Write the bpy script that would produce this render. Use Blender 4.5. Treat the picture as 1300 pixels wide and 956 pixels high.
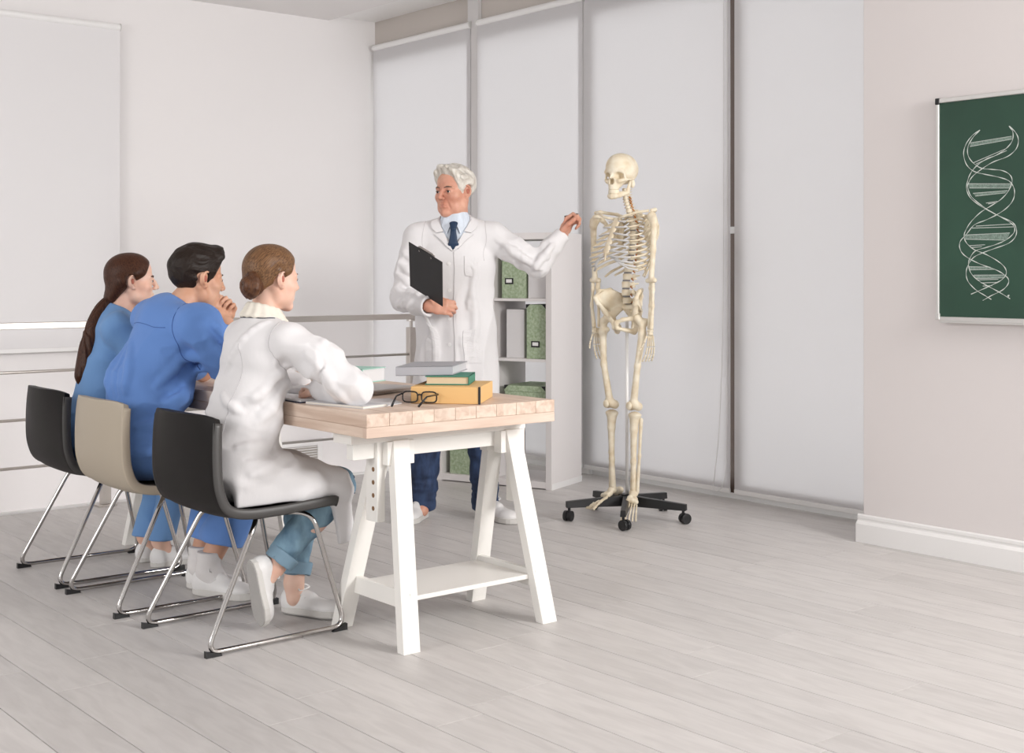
import bpy, bmesh, math, random
import numpy as np
from mathutils import Vector, Matrix

for _o in list(bpy.data.objects):
    bpy.data.objects.remove(_o)
scene = bpy.context.scene
COL = scene.collection
random.seed(4)

# ------------------------------------------------------------------ camera
YAW = math.radians(39.5)
cam_data = bpy.data.cameras.new('camera')
cam_data.sensor_width = 36.0
cam_data.sensor_fit = 'HORIZONTAL'
cam_data.lens = 1650 / 1300 * 36.0
cam_data.shift_y = (350 - 478) / 1300
cam_data.clip_start = 0.05
cam = bpy.data.objects.new('camera', cam_data)
COL.objects.link(cam)
cam.location = (0, 0, 1.23)
cam.rotation_euler = (math.radians(90), 0, -YAW)
scene.camera = cam

# ------------------------------------------------------------------ world
world = bpy.data.worlds.new('world')
scene.world = world
world.use_nodes = True
wb = world.node_tree.nodes['Background']
wb.inputs['Color'].default_value = (1.0, 0.985, 0.98, 1)
wb.inputs['Strength'].default_value = 0.80

# ------------------------------------------------------------------ studio lamps (softboxes behind and beside the camera)
def area(name, loc, target, size, power, color=(1, 1, 1), spread=180):
    l = bpy.data.lights.new(name, 'AREA')
    l.shape = 'RECTANGLE'
    l.size, l.size_y = size
    l.energy = power
    l.color = color
    l.spread = math.radians(spread)
    o = bpy.data.objects.new(name, l)
    COL.objects.link(o)
    o.location = loc
    o.rotation_euler = (Vector(target) - Vector(loc)).to_track_quat('-Z', 'Y').to_euler()
    return o

area('softbox_lamp', (4.4, -1.1, 2.5), (2.5, 6.6, 1.75), (1.7, 1.7), 112, (1.0, 0.985, 0.97), 115)
area('softbox_lamp', (-5.5, 3.0, 3.0), (5.2, 6.4, 1.5), (2.6, 2.2), 165, (1.0, 0.99, 0.985))

# hazy daylight on the far side of the blinds
sun = bpy.data.lights.new('sun', 'SUN')
sun.energy = 9.8
sun.angle = math.radians(60)
sun.color = (1.0, 0.99, 0.98)
sun_o = bpy.data.objects.new('sun', sun)
COL.objects.link(sun_o)
sun_o.rotation_euler = Vector((-1.0, -0.25, -0.55)).to_track_quat('-Z', 'Y').to_euler()

scene.view_settings.view_transform = 'Standard'
scene.view_settings.look = 'None'
scene.view_settings.gamma = 1.0
scene.view_settings.use_curve_mapping = False
scene.view_settings.exposure = 0.20

# ------------------------------------------------------------------ materials
def mat(name, color, rough=0.6, metal=0.0, bump=None, vary=None, spec=0.5, sheen=0.0, coat=0.0, sss=0.0, rot=None):
    """bump = (noise scale, strength, (stretch xyz)); vary = (noise scale, amount, (stretch))"""
    m = bpy.data.materials.new(name)
    m.use_nodes = True
    nt = m.node_tree
    b = nt.nodes['Principled BSDF']
    b.inputs['Base Color'].default_value = (*color, 1)
    b.inputs['Roughness'].default_value = rough
    b.inputs['Metallic'].default_value = metal
    b.inputs['Specular IOR Level'].default_value = spec
    if sheen: b.inputs['Sheen Weight'].default_value = sheen
    if coat: b.inputs['Coat Weight'].default_value = coat
    if sss:
        b.inputs['Subsurface Weight'].default_value = sss
        b.inputs['Subsurface Radius'].default_value = (0.012, 0.004, 0.002)
        b.inputs['Subsurface Scale'].default_value = 0.6
    tc = nt.nodes.new('ShaderNodeTexCoord')
    def noise(scale, stretch, detail=3):
        mp = nt.nodes.new('ShaderNodeMapping')
        mp.inputs['Scale'].default_value = stretch
        if rot is None: nt.links.new(tc.outputs['Object'], mp.inputs['Vector'])
        else:
            m0 = nt.nodes.new('ShaderNodeMapping'); m0.inputs['Rotation'].default_value = rot
            nt.links.new(tc.outputs['Object'], m0.inputs['Vector']); nt.links.new(m0.outputs['Vector'], mp.inputs['Vector'])
        n = nt.nodes.new('ShaderNodeTexNoise')
        n.inputs['Scale'].default_value = scale
        n.inputs['Detail'].default_value = detail
        nt.links.new(mp.outputs['Vector'], n.inputs['Vector'])
        return n
    if vary:
        n = noise(vary[0], vary[2] if len(vary) > 2 else (1, 1, 1))
        r = nt.nodes.new('ShaderNodeValToRGB')
        a = vary[1]
        r.color_ramp.elements[0].position = 0.3
        r.color_ramp.elements[1].position = 0.7
        lo = vary[3] if len(vary) > 3 else tuple(c * (1 - a) for c in color)
        hi = vary[4] if len(vary) > 4 else tuple(min(1, c * (1 + a)) for c in color)
        r.color_ramp.elements[0].color = (*lo, 1)
        r.color_ramp.elements[1].color = (*hi, 1)
        nt.links.new(n.outputs['Fac'], r.inputs['Fac'])
        nt.links.new(r.outputs['Color'], b.inputs['Base Color'])
    if bump:
        n = noise(bump[0], bump[2] if len(bump) > 2 else (1, 1, 1), 4)
        bp = nt.nodes.new('ShaderNodeBump')
        bp.inputs['Strength'].default_value = bump[1]
        bp.inputs['Distance'].default_value = bump[3] if len(bump) > 3 else 0.004
        nt.links.new(n.outputs['Fac'], bp.inputs['Height'])
        nt.links.new(bp.outputs['Normal'], b.inputs['Normal'])
    return m

def wood_mat(name, lo, hi, rough, stretch, scale=6.0, per_object=True, bump=0.08):
    m = bpy.data.materials.new(name)
    m.use_nodes = True
    nt = m.node_tree
    b = nt.nodes['Principled BSDF']
    b.inputs['Roughness'].default_value = rough
    tc = nt.nodes.new('ShaderNodeTexCoord')
    oi = nt.nodes.new('ShaderNodeObjectInfo')
    ml = nt.nodes.new('ShaderNodeMath'); ml.operation = 'MULTIPLY'; ml.inputs[1].default_value = 37.0
    nt.links.new(oi.outputs['Random'], ml.inputs[0])
    ad = nt.nodes.new('ShaderNodeVectorMath'); ad.operation = 'ADD'
    nt.links.new(tc.outputs['Object'], ad.inputs[0])
    nt.links.new(ml.outputs[0], ad.inputs[1])
    mp = nt.nodes.new('ShaderNodeMapping'); mp.inputs['Scale'].default_value = stretch
    nt.links.new(ad.outputs[0], mp.inputs['Vector'])
    n1 = nt.nodes.new('ShaderNodeTexNoise'); n1.inputs['Scale'].default_value = scale; n1.inputs['Detail'].default_value = 6
    n1.inputs['Distortion'].default_value = 0.6
    nt.links.new(mp.outputs['Vector'], n1.inputs['Vector'])
    r = nt.nodes.new('ShaderNodeValToRGB')
    r.color_ramp.elements[0].position = 0.32; r.color_ramp.elements[0].color = (*lo, 1)
    r.color_ramp.elements[1].position = 0.62; r.color_ramp.elements[1].color = (*hi, 1)
    nt.links.new(n1.outputs['Fac'], r.inputs['Fac'])
    hs = nt.nodes.new('ShaderNodeHueSaturation')
    mr = nt.nodes.new('ShaderNodeMapRange')
    mr.inputs['To Min'].default_value = 0.94; mr.inputs['To Max'].default_value = 1.05
    nt.links.new(oi.outputs['Random'], mr.inputs['Value'])
    if per_object:
        nt.links.new(mr.outputs[0], hs.inputs['Value'])
    nt.links.new(r.outputs['Color'], hs.inputs['Color'])
    nt.links.new(hs.outputs['Color'], b.inputs['Base Color'])
    bp = nt.nodes.new('ShaderNodeBump'); bp.inputs['Strength'].default_value = bump; bp.inputs['Distance'].default_value = 0.002
    nt.links.new(n1.outputs['Fac'], bp.inputs['Height'])
    nt.links.new(bp.outputs['Normal'], b.inputs['Normal'])
    return m

# ------------------------------------------------------------------ objects
OFF = {}
def tag(o, label=None, category=None, group=None, kind=None):
    if label: o['label'] = label
    if category: o['category'] = category
    if group: o['group'] = group
    if kind: o['kind'] = kind
    return o

def thing(name, label, category, loc, group=None):
    o = bpy.data.objects.new(name, None)
    o.empty_display_size = 0.05
    COL.objects.link(o)
    o.location = loc
    OFF[o.name] = np.array(loc, float)
    return tag(o, label, category, group)

def link_mesh(name, me, m, parent=None, origin=None):
    o = bpy.data.objects.new(name, me)
    COL.objects.link(o)
    if m is not None and not me.materials:
        me.materials.append(m)
    if parent is not None:
        o.parent = parent
        off = OFF[parent.name]
        OFF[o.name] = off
        if origin is not None:
            o.location = tuple(np.array(origin) - off)
            OFF[o.name] = np.array(origin, float)
    else:
        OFF[o.name] = np.zeros(3)
        if origin is not None:
            o.location = origin
            OFF[o.name] = np.array(origin, float)
    return o

def np_mesh(name, verts, faces, smooth=True):
    """verts Nx3, faces list of index lists or an Mx4 / Mx3 array"""
    me = bpy.data.meshes.new(name)
    verts = np.asarray(verts, np.float32)
    if isinstance(faces, np.ndarray):
        k = faces.shape[1]; nf = len(faces)
        me.vertices.add(len(verts)); me.vertices.foreach_set('co', verts.ravel())
        me.loops.add(nf * k); me.loops.foreach_set('vertex_index', faces.astype(np.int32).ravel())
        me.polygons.add(nf)
        me.polygons.foreach_set('loop_start', np.arange(nf, dtype=np.int32) * k)
        me.update(calc_edges=True)
    else:
        me.from_pydata([tuple(v) for v in verts], [], faces)
        me.update()
    me.polygons.foreach_set('use_smooth', np.full(len(me.polygons), smooth, bool))
    return me

class MB:
    """collects shapes into one mesh (world coordinates)"""
    def __init__(self): self.v = []; self.f = []
    def add(self, vs, fs):
        n = len(self.v)
        self.v += [tuple(map(float, p)) for p in vs]
        self.f += [[i + n for i in f] for f in fs]
        return self
    def box(self, lo, hi):
        (a, b, c), (d, e, f) = lo, hi
        vs = [(a,b,c),(d,b,c),(d,e,c),(a,e,c),(a,b,f),(d,b,f),(d,e,f),(a,e,f)]
        return self.add(vs, [[3,2,1,0],[4,5,6,7],[0,1,5,4],[1,2,6,5],[2,3,7,6],[3,0,4,7]])
    def obox(self, c, axes, half):
        c = np.array(c, float); A = [np.array(a, float) / np.linalg.norm(a) for a in axes]
        vs = [c + A[0]*half[0]*i + A[1]*half[1]*j + A[2]*half[2]*k for k in (-1,1) for i, j in ((-1,-1),(1,-1),(1,1),(-1,1))]
        fs = [[3,2,1,0],[4,5,6,7],[0,1,5,4],[1,2,6,5],[2,3,7,6],[3,0,4,7]]
        if np.dot(np.cross(A[0], A[1]), A[2]) < 0: fs = [f[::-1] for f in fs]
        return self.add(vs, fs)
    def bar(self, a, b, w, h, up=(0,0,1)):
        """box beam from a to b, w across, h along up"""
        a = np.array(a, float); b = np.array(b, float); d = b - a; L = np.linalg.norm(d); d /= L
        u = np.array(up, float); s = np.cross(u, d); s /= np.linalg.norm(s); u = np.cross(d, s)
        return self.obox((a + b) / 2, (d, s, u), (L/2, w/2, h/2))
    def tube(self, pts, r, n=8, closed=False, caps=True, flat=None, up0=None):
        P = [np.array(p, float) for p in pts]; m = len(P)
        R = [r] * m if np.isscalar(r) else list(r)
        T = []
        for i in range(m):
            if closed: t = P[(i+1) % m] - P[i-1]
            else: t = P[min(i+1, m-1)] - P[max(i-1, 0)]
            T.append(t / (np.linalg.norm(t) + 1e-12))
        ref = np.array(up0 if up0 is not None else ((0,0,1) if abs(T[0][2]) < 0.9 else (1,0,0)), float)
        u = ref - T[0] * ref.dot(T[0]); u /= np.linalg.norm(u)
        vs = []
        for i in range(m):
            u = u - T[i] * u.dot(T[i]); u /= (np.linalg.norm(u) + 1e-12)
            w = np.cross(T[i], u)
            for k in range(n):
                a = 2 * math.pi * k / n
                ru = R[i] if flat is None else R[i] * flat
                vs.append(P[i] + u * math.cos(a) * ru + w * math.sin(a) * R[i])
        fs = []
        mm = m if closed else m - 1
        for i in range(mm):
            j = (i + 1) % m
            for k in range(n):
                l = (k + 1) % n
                fs.append([i*n+k, i*n+l, j*n+l, j*n+k])
        if caps and not closed:
            fs.append([k for k in range(n)][::-1]); fs.append([(m-1)*n + k for k in range(n)])
        return self.add(vs, fs)
    def cyl(self, a, b, r, n=16, r2=None): return self.tube([a, b], [r, r if r2 is None else r2], n)
    def prism(self, poly, axis, lo, hi):
        """poly = 2D outline in the two axes that are not `axis` (in x,y,z order)"""
        n = len(poly); vs = []
        for w in (lo, hi):
            for p in poly:
                q = list(p); q.insert(axis, w); vs.append(q)
        A = sum(poly[i][0]*poly[(i+1)%n][1] - poly[(i+1)%n][0]*poly[i][1] for i in range(n))
        fs = [list(range(n))[::-1], list(range(n, 2*n))] + [[i, (i+1)%n, n+(i+1)%n, n+i] for i in range(n)]
        flip = (A < 0) != (axis == 1)
        return self.add(vs, [f[::-1] for f in fs] if flip else fs)
    def ball(self, c, r, n=12, m=8):
        c = np.array(c, float); r = np.array([r]*3 if np.isscalar(r) else r, float)
        vs = [c + r*(0,0,1)]
        for i in range(1, m):
            t = math.pi*i/m
            for k in range(n):
                a = 2*math.pi*k/n
                vs.append(c + r*np.array((math.sin(t)*math.cos(a), math.sin(t)*math.sin(a), math.cos(t))))
        vs.append(c - r*np.array((0,0,1.)))
        fs = [[0, 1+k, 1+(k+1)%n] for k in range(n)]
        for i in range(m-2):
            for k in range(n):
                fs.append([1+i*n+k, 1+(i+1)*n+k, 1+(i+1)*n+(k+1)%n, 1+i*n+(k+1)%n])
        e = len(vs)-1; b = 1+(m-2)*n
        fs += [[e, b+(k+1)%n, b+k] for k in range(n)]
        return self.add(vs, fs)
    def build(self, name, m, parent=None, smooth=False, bevel=0, origin=None, segs=2):
        off = OFF[parent.name] if parent is not None else np.zeros(3)
        org = off if origin is None else np.array(origin, float)
        me = np_mesh(name, np.array(self.v) - org, self.f, smooth)
        o = link_mesh(name, me, m, parent, origin)
        if bevel:
            bv = o.modifiers.new('bevel', 'BEVEL'); bv.width = bevel; bv.segments = segs; bv.limit_method = 'ANGLE'
            bv.angle_limit = math.radians(40)
        return o

def solid(name, lo, hi, m, parent=None, bevel=0.003, **k):
    return MB().box(lo, hi).build(name, m, parent, bevel=bevel, **k)

def arc_pts(P, rad, seg=5):
    """round the corners of a polyline"""
    P = [np.array(p, float) for p in P]; out = [P[0]]
    for i in range(1, len(P)-1):
        a, b, c = P[i-1], P[i], P[i+1]
        u = (a-b); lu = np.linalg.norm(u); u /= lu
        v = (c-b); lv = np.linalg.norm(v); v /= lv
        r = min(rad, lu*0.48, lv*0.48)
        for t in np.linspace(0, 1, seg+1):
            out.append((1-t)**2*(b+u*r) + 2*t*(1-t)*b + t*t*(b+v*r))
    return out + [P[-1]]

def spline(P, n=6):
    """Catmull-Rom through the points"""
    P = [np.array(p, float) for p in P]; out = []
    Q = [2*P[0]-P[1]] + P + [2*P[-1]-P[-2]]
    for i in range(1, len(Q)-2):
        for t in np.linspace(0, 1, n, endpoint=False):
            a, b, c, d = Q[i-1], Q[i], Q[i+1], Q[i+2]
            out.append(0.5*((2*b) + (-a+c)*t + (2*a-5*b+4*c-d)*t*t + (-a+3*b-3*c+d)*t**3))
    return out + [P[-1]]

# ------------------------------------------------------------------ implicit shapes: smooth unions meshed by surface nets
_rng = np.random.RandomState(7)
_LAT = _rng.rand(32, 32, 32).astype(np.float32) * 2 - 1
def vnoise(P):
    i = np.floor(P).astype(np.int32); f = (P - i).astype(np.float32); f = f*f*(3-2*f)
    out = 0
    for dx in (0, 1):
        for dy in (0, 1):
            for dz in (0, 1):
                w = (f[:,0] if dx else 1-f[:,0])*(f[:,1] if dy else 1-f[:,1])*(f[:,2] if dz else 1-f[:,2])
                out = out + w*_LAT[(i[:,0]+dx) & 31, (i[:,1]+dy) & 31, (i[:,2]+dz) & 31]
    return out

def nrm(v):
    v = np.array(v, float); return v / np.linalg.norm(v)

class Sdf:
    def __init__(self): self.ops = []; self.world()
    def world(self): self.M = np.eye(3); self.o = np.zeros(3); self.s = 1.0; return self
    def frame(self, o, f, u=(0,0,1), s=1.0):
        f = nrm(f); l = nrm(np.cross(u, f)); u = np.cross(f, l)
        self.M = np.stack([f, l, u], 1); self.o = np.array(o, float); self.s = s; return self
    def W(self, p): return self.o + self.M @ (np.array(p, float) * self.s)
    def _add(self, fn, lo, hi, op, k):
        lo = np.array(lo, float); hi = np.array(hi, float)
        c = np.array([self.W((x, y, z)) for x in (lo[0], hi[0]) for y in (lo[1], hi[1]) for z in (lo[2], hi[2])])
        M, o, s = self.M.astype(np.float32), self.o.astype(np.float32), self.s
        self.ops.append((lambda P: fn((P - o) @ M / s) * s, c.min(0), c.max(0), op, max(k, 1e-5)))
        return self
    def ball(self, c, r, k=0.01, op='u'):
        c = np.array(c, np.float32)
        return self._add(lambda p: np.linalg.norm(p - c, axis=1) - r, c - r, c + r, op, k)
    def ell(self, c, rad, k=0.01, op='u', ax=None):
        c = np.array(c, np.float32); R = np.array(rad, np.float32)
        A = None
        if ax is not None:
            x = nrm(ax[0]); z = nrm(np.cross(x, ax[1])); A = np.stack([x, np.cross(z, x), z], 1).astype(np.float32)
        def fn(p):
            q = p - c
            if A is not None: q = q @ A
            k0 = np.linalg.norm(q / R, axis=1); k1 = np.linalg.norm(q / (R*R), axis=1) + 1e-9
            return k0*(k0 - 1)/k1
        m = R.max() if A is not None else R
        return self._add(fn, c - m, c + m, op, k)
    def cap(self, a, b, ra, rb=None, k=0.01, op='u'):
        a = np.array(a, np.float32); b = np.array(b, np.float32); rb = ra if rb is None else rb
        d = b - a; L2 = float(d @ d) + 1e-12
        def fn(p):
            t = np.clip((p - a) @ d / L2, 0, 1)
            return np.linalg.norm(p - a - t[:,None]*d, axis=1) - (ra + (rb - ra)*t)
        m = max(ra, rb)
        return self._add(fn, np.minimum(a, b) - m, np.maximum(a, b) + m, op, k)
    def chain(self, pts, rad, k=0.01, op='u'):
        for i in range(len(pts)-1):
            self.cap(pts[i], pts[i+1], rad[i], rad[i+1], k, op)
        return self
    def ecap(self, a, b, ra, rb, u, k=0.01, op='u'):
        """tapered limb with elliptical section: ra, rb = (along u, across u)"""
        a = np.array(a, np.float32); b = np.array(b, np.float32)
        d = b - a; L2 = float(d @ d) + 1e-12; dn = d/math.sqrt(L2)
        u = np.array(u, float); u = u - dn*(u @ dn); u = (u/np.linalg.norm(u)).astype(np.float32); v = np.cross(dn, u).astype(np.float32)
        def fn(p):
            q = p - a
            t = np.clip(q @ d / L2, 0, 1); q = q - t[:,None]*d
            A = ra[0] + (rb[0]-ra[0])*t; B = ra[1] + (rb[1]-ra[1])*t; C = np.minimum(A, B)
            qu, qv, qw = q @ u, q @ v, q @ dn
            k0 = np.sqrt((qu/A)**2 + (qv/B)**2 + (qw/C)**2)
            k1 = np.sqrt((qu/A**2)**2 + (qv/B**2)**2 + (qw/C**2)**2) + 1e-9
            return np.where(k0 < 1e-3, -C, k0*(k0-1)/k1)
        m = max(*ra, *rb)
        return self._add(fn, np.minimum(a, b) - m, np.maximum(a, b) + m, op, k)
    def box(self, c, half, r=0.005, k=0.005, op='u', ax=None):
        c = np.array(c, np.float32); h = np.array(half, np.float32) - r
        A = None
        if ax is not None:
            x = nrm(ax[0]); z = nrm(np.cross(x, ax[1])); A = np.stack([x, np.cross(z, x), z], 1).astype(np.float32)
        def fn(p):
            q = p - c
            if A is not None: q = q @ A
            q = np.abs(q) - h
            return np.linalg.norm(np.maximum(q, 0), axis=1) + np.minimum(q.max(1), 0) - r
        m = np.linalg.norm(half) if A is not None else np.array(half)
        return self._add(fn, c - m, c + m, op, k)
    def cut(self, p, n, k=0.004):
        """remove everything on the side n points to"""
        p = np.array(p, np.float32); n = nrm(n).astype(np.float32)
        return self._add(lambda q: -((q - p) @ n), (-9,)*3, (9,)*3, 's', k)
    def keep_region(self, fn, k=0.004):
        """remove where fn(local points) > 0"""
        return self._add(lambda q: -fn(q), (-9,)*3, (9,)*3, 's', k)
    def disp(self, fn, lo=(-9,)*3, hi=(9,)*3): return self._add(fn, lo, hi, 'd', 0)
    def folds(self, amp, freq, seed=0, lo=(-9,)*3, hi=(9,)*3, ridge=True):
        fq = np.array(freq, np.float32); LO = np.array(lo, np.float32); HI = np.array(hi, np.float32)
        def fn(p):
            n = vnoise(p*fq + seed*7.3) + 0.4*vnoise(p*fq*2.1 + seed*3.1 + 5)
            if ridge: n = 0.6 - 1.6*np.abs(n)
            w = np.clip(np.minimum(p - LO, HI - p).min(1)/0.07, 0, 1)
            return -amp*n*w*w*(3-2*w)
        return self.disp(fn, lo, hi)
    def eval(self, P, pad=None, ops=None):
        P = np.asarray(P, np.float32); d = np.full(len(P), 1.0, np.float32)
        for fn, lo, hi, op, k in (self.ops if ops is None else ops):
            if pad is None: idx = slice(None); Q = P
            else:
                e = pad + k
                m = ((P > lo - e) & (P < hi + e)).all(1)
                if not m.any(): continue
                idx = np.nonzero(m)[0]; Q = P[idx]
            a = d[idx]; b = fn(Q).astype(np.float32)
            if op == 'u':
                h = np.maximum(k - np.abs(a-b), 0)/k; d[idx] = np.minimum(a, b) - h*h*k*0.25
            elif op == 's':
                b = -b; h = np.maximum(k - np.abs(a-b), 0)/k; d[idx] = np.maximum(a, b) + h*h*k*0.25
            else: d[idx] = a + b
        return d
    def project(self, P, steps=6):
        P = np.array(P, np.float32); e = 0.002
        for _ in range(steps):
            d = self.eval(P)
            g = np.stack([self.eval(P + np.array(v, np.float32)*e) - d for v in ((1,0,0),(0,1,0),(0,0,1))], 1)
            g /= np.linalg.norm(g, axis=1)[:,None] + 1e-9
            P = P - g*np.clip(d, -0.03, 0.03)[:,None]
        return P, g
    def mesh(self, h, smooth=1):
        U = [o for o in self.ops if o[3] == 'u']
        lo = np.min([o[1] for o in U], 0) - 3*h - 0.012; hi = np.max([o[2] for o in U], 0) + 3*h + 0.012
        B = 8
        nb = np.ceil((hi - lo)/(h*B)).astype(int); n = nb*B
        bi = np.stack(np.meshgrid(*[np.arange(k) for k in nb], indexing='ij'), -1).reshape(-1, 3)
        cen = lo + (bi*B + B/2 - 0.5)*h
        dc = self.eval(cen)
        act = np.abs(dc) < h*B*0.5*1.75*1.25 + 0.006
        D = np.repeat(np.repeat(np.repeat(np.where(dc < 0, -1, 1).astype(np.float32).reshape(nb), B, 0), B, 1), B, 2)
        ba = bi[act]
        off = np.stack(np.meshgrid(*[np.arange(B)]*3, indexing='ij'), -1).reshape(-1, 3)
        CH = 24; ba = ba[np.lexsort(((ba//2)[:,1], (ba//2)[:,0], (ba//2)[:,2]))]
        for s in range(0, len(ba), CH):
            ii = (ba[s:s+CH, None, :]*B + off[None]).reshape(-1, 3)
            b0 = lo + ba[s:s+CH].min(0)*B*h; b1 = lo + (ba[s:s+CH].max(0) + 1)*B*h
            near = [o for o in self.ops if (o[1] - 3*h - o[4] < b1).all() and (o[2] + 3*h + o[4] > b0).all()]
            D[ii[:,0], ii[:,1], ii[:,2]] = self.eval(lo + ii*h, pad=3*h, ops=near)
        S = D < 0
        c = np.zeros(np.array(S.shape) - 1, np.uint8)
        sl = lambda a: slice(1, None) if a else slice(None, -1)
        for x in (0, 1):
            for y in (0, 1):
                for z in (0, 1):
                    c += S[sl(x), sl(y), sl(z)]
        ci = np.stack(np.nonzero((c > 0) & (c < 8)), -1)
        idx = np.full(c.shape, -1, np.int32); idx[ci[:,0], ci[:,1], ci[:,2]] = np.arange(len(ci))
        V = np.zeros((len(ci), 3), np.float32); W = np.zeros(len(ci), np.float32)
        cor = [(x, y, z) for x in (0, 1) for y in (0, 1) for z in (0, 1)]
        vals = {q: D[ci[:,0]+q[0], ci[:,1]+q[1], ci[:,2]+q[2]] for q in cor}
        for a in cor:
            for ax in range(3):
                if a[ax]: continue
                b = list(a); b[ax] = 1; b = tuple(b)
                va, vb = vals[a], vals[b]; m = (va < 0) != (vb < 0)
                t = va[m]/(va[m] - vb[m])
                p = np.tile(np.array(a, np.float32), (m.sum(), 1)); p[:, ax] = t
                V[m] += p; W[m] += 1
        V = lo + (ci + V/W[:,None])*h
        F = []
        for ax in range(3):
            q = [slice(None)]*3; q[ax] = slice(None, -1); r = [slice(None)]*3; r[ax] = slice(1, None)
            sa, sb = S[tuple(q)], S[tuple(r)]
            e = np.stack(np.nonzero(sa != sb), -1)
            u, v = (ax+1) % 3, (ax+2) % 3
            e = e[(e[:,u] > 0) & (e[:,v] > 0)]
            ss = sa[e[:,0], e[:,1], e[:,2]]
            def g(du, dv):
                f = e.copy(); f[:,u] -= du; f[:,v] -= dv
                return idx[f[:,0], f[:,1], f[:,2]]
            Q = np.stack([g(1,1), g(0,1), g(0,0), g(1,0)], 1)
            Q[~ss] = Q[~ss][:, ::-1]
            F.append(Q)
        F = np.concatenate(F); F = F[(F >= 0).all(1)]
        for _ in range(smooth):
            A = np.zeros_like(V); N = np.zeros(len(V), np.float32)
            for i in range(4):
                a, b = F[:, i], F[:, (i+1) % 4]
                for k in range(3):
                    A[:, k] += np.bincount(a, V[b, k], len(V)) + np.bincount(b, V[a, k], len(V))
                N += np.bincount(a, minlength=len(V)) + np.bincount(b, minlength=len(V))
            V = V*0.5 + 0.5*A/np.maximum(N, 1)[:,None]
        return V, F
    def build(self, name, m, parent=None, h=0.004, smooth=1, origin=None):
        V, F = self.mesh(h, smooth)
        off = OFF[parent.name] if parent is not None else np.zeros(3)
        org = off if origin is None else np.array(origin, float)
        return link_mesh(name, np_mesh(name, V - org, F), m, parent, origin)

# ------------------------------------------------------------------ material library
M = {}
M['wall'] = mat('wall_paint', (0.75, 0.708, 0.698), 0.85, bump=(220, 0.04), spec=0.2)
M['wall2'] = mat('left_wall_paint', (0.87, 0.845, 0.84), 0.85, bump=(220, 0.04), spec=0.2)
M['ceil'] = mat('ceiling_paint', (0.80, 0.775, 0.765), 0.9, spec=0.2)
M['blind'] = mat('blind_fabric', (0.82, 0.805, 0.81), 0.8, bump=(900, 0.05), spec=0.2)
_nt = M['blind'].node_tree
_tr = _nt.nodes.new('ShaderNodeBsdfTranslucent'); _tr.inputs['Color'].default_value = (0.80, 0.79, 0.80, 1)
_mx = _nt.nodes.new('ShaderNodeMixShader'); _mx.inputs[0].default_value = 0.38
_nt.links.new(_nt.nodes['Principled BSDF'].outputs[0], _mx.inputs[1]); _nt.links.new(_tr.outputs[0], _mx.inputs[2])
_nt.links.new(_mx.outputs[0], _nt.nodes['Material Output'].inputs['Surface'])
M['blind_lined'] = mat('lined_blind_fabric', (0.80, 0.785, 0.79), 0.8, bump=(900, 0.05), spec=0.2)
M['white_plastic'] = mat('white_plastic', (0.86, 0.85, 0.84), 0.35)
M['header'] = mat('grey_beige_frame', (0.58, 0.53, 0.49), 0.6)
M['brown'] = mat('brown_window_frame', (0.10, 0.065, 0.05), 0.5)
M['glass'] = mat('window_glass', (0.9, 0.95, 0.95), 0.02)
_nt = M['glass'].node_tree
_tp = _nt.nodes.new('ShaderNodeBsdfTransparent'); _tp.inputs['Color'].default_value = (0.93, 0.95, 0.95, 1)
_gl = _nt.nodes.new('ShaderNodeBsdfGlossy'); _gl.inputs['Roughness'].default_value = 0.02
_fr = _nt.nodes.new('ShaderNodeFresnel'); _fr.inputs['IOR'].default_value = 1.5
_mx = _nt.nodes.new('ShaderNodeMixShader')
_nt.links.new(_fr.outputs[0], _mx.inputs[0]); _nt.links.new(_tp.outputs[0], _mx.inputs[1]); _nt.links.new(_gl.outputs[0], _mx.inputs[2])
_nt.links.new(_mx.outputs[0], _nt.nodes['Material Output'].inputs['Surface'])
M['plank'] = wood_mat('pale_oak_laminate', (0.565, 0.540, 0.525), (0.635, 0.610, 0.593), 0.45, (9, 1.5, 9), 3.4, True, 0.05)
M['subfloor'] = mat('floor_joint', (0.13, 0.115, 0.105), 0.8)
M['steel'] = mat('brushed_steel', (0.62, 0.585, 0.55), 0.32, 1.0, bump=(60, 0.03, (1, 1, 30)))
M['chrome'] = mat('chrome', (0.52, 0.50, 0.485), 0.09, 1.0)
M['black_plastic'] = mat('black_plastic', (0.012, 0.012, 0.013), 0.38)
M['black_leather'] = mat('black_leather', (0.008, 0.0065, 0.006), 0.5, bump=(350, 0.12), spec=0.18)
M['beige_leather'] = mat('beige_leather', (0.42, 0.36, 0.28), 0.45, bump=(350, 0.1))
M['grey_piping'] = mat('grey_leather_edge', (0.055, 0.052, 0.05), 0.4)
M['beige_piping'] = mat('beige_leather_edge', (0.48, 0.41, 0.32), 0.45)
M['lacquer'] = mat('white_lacquer', (0.87, 0.85, 0.81), 0.38, bump=(30, 0.03, (1, 1, 8)))
M['hole'] = mat('drilled_wood', (0.22, 0.12, 0.06), 0.8)
M['table_wood'] = wood_mat('oiled_pale_oak', (0.57, 0.415, 0.32), (0.74, 0.595, 0.49), 0.5, (14, 1.0, 14), 2.4, True, 0.1)
M['chalkboard'] = mat('chalkboard_green', (0.018, 0.062, 0.038), 0.55, vary=(2.5, 0.18))
M['chalk'] = mat('white_chalk', (0.62, 0.66, 0.62), 0.95)
M['chalk_soft'] = mat('smudged_chalk', (0.20, 0.27, 0.23), 0.95, vary=(160, 0.35))
M['alu'] = mat('aluminium_frame', (0.72, 0.71, 0.69), 0.35, 0.6)

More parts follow.
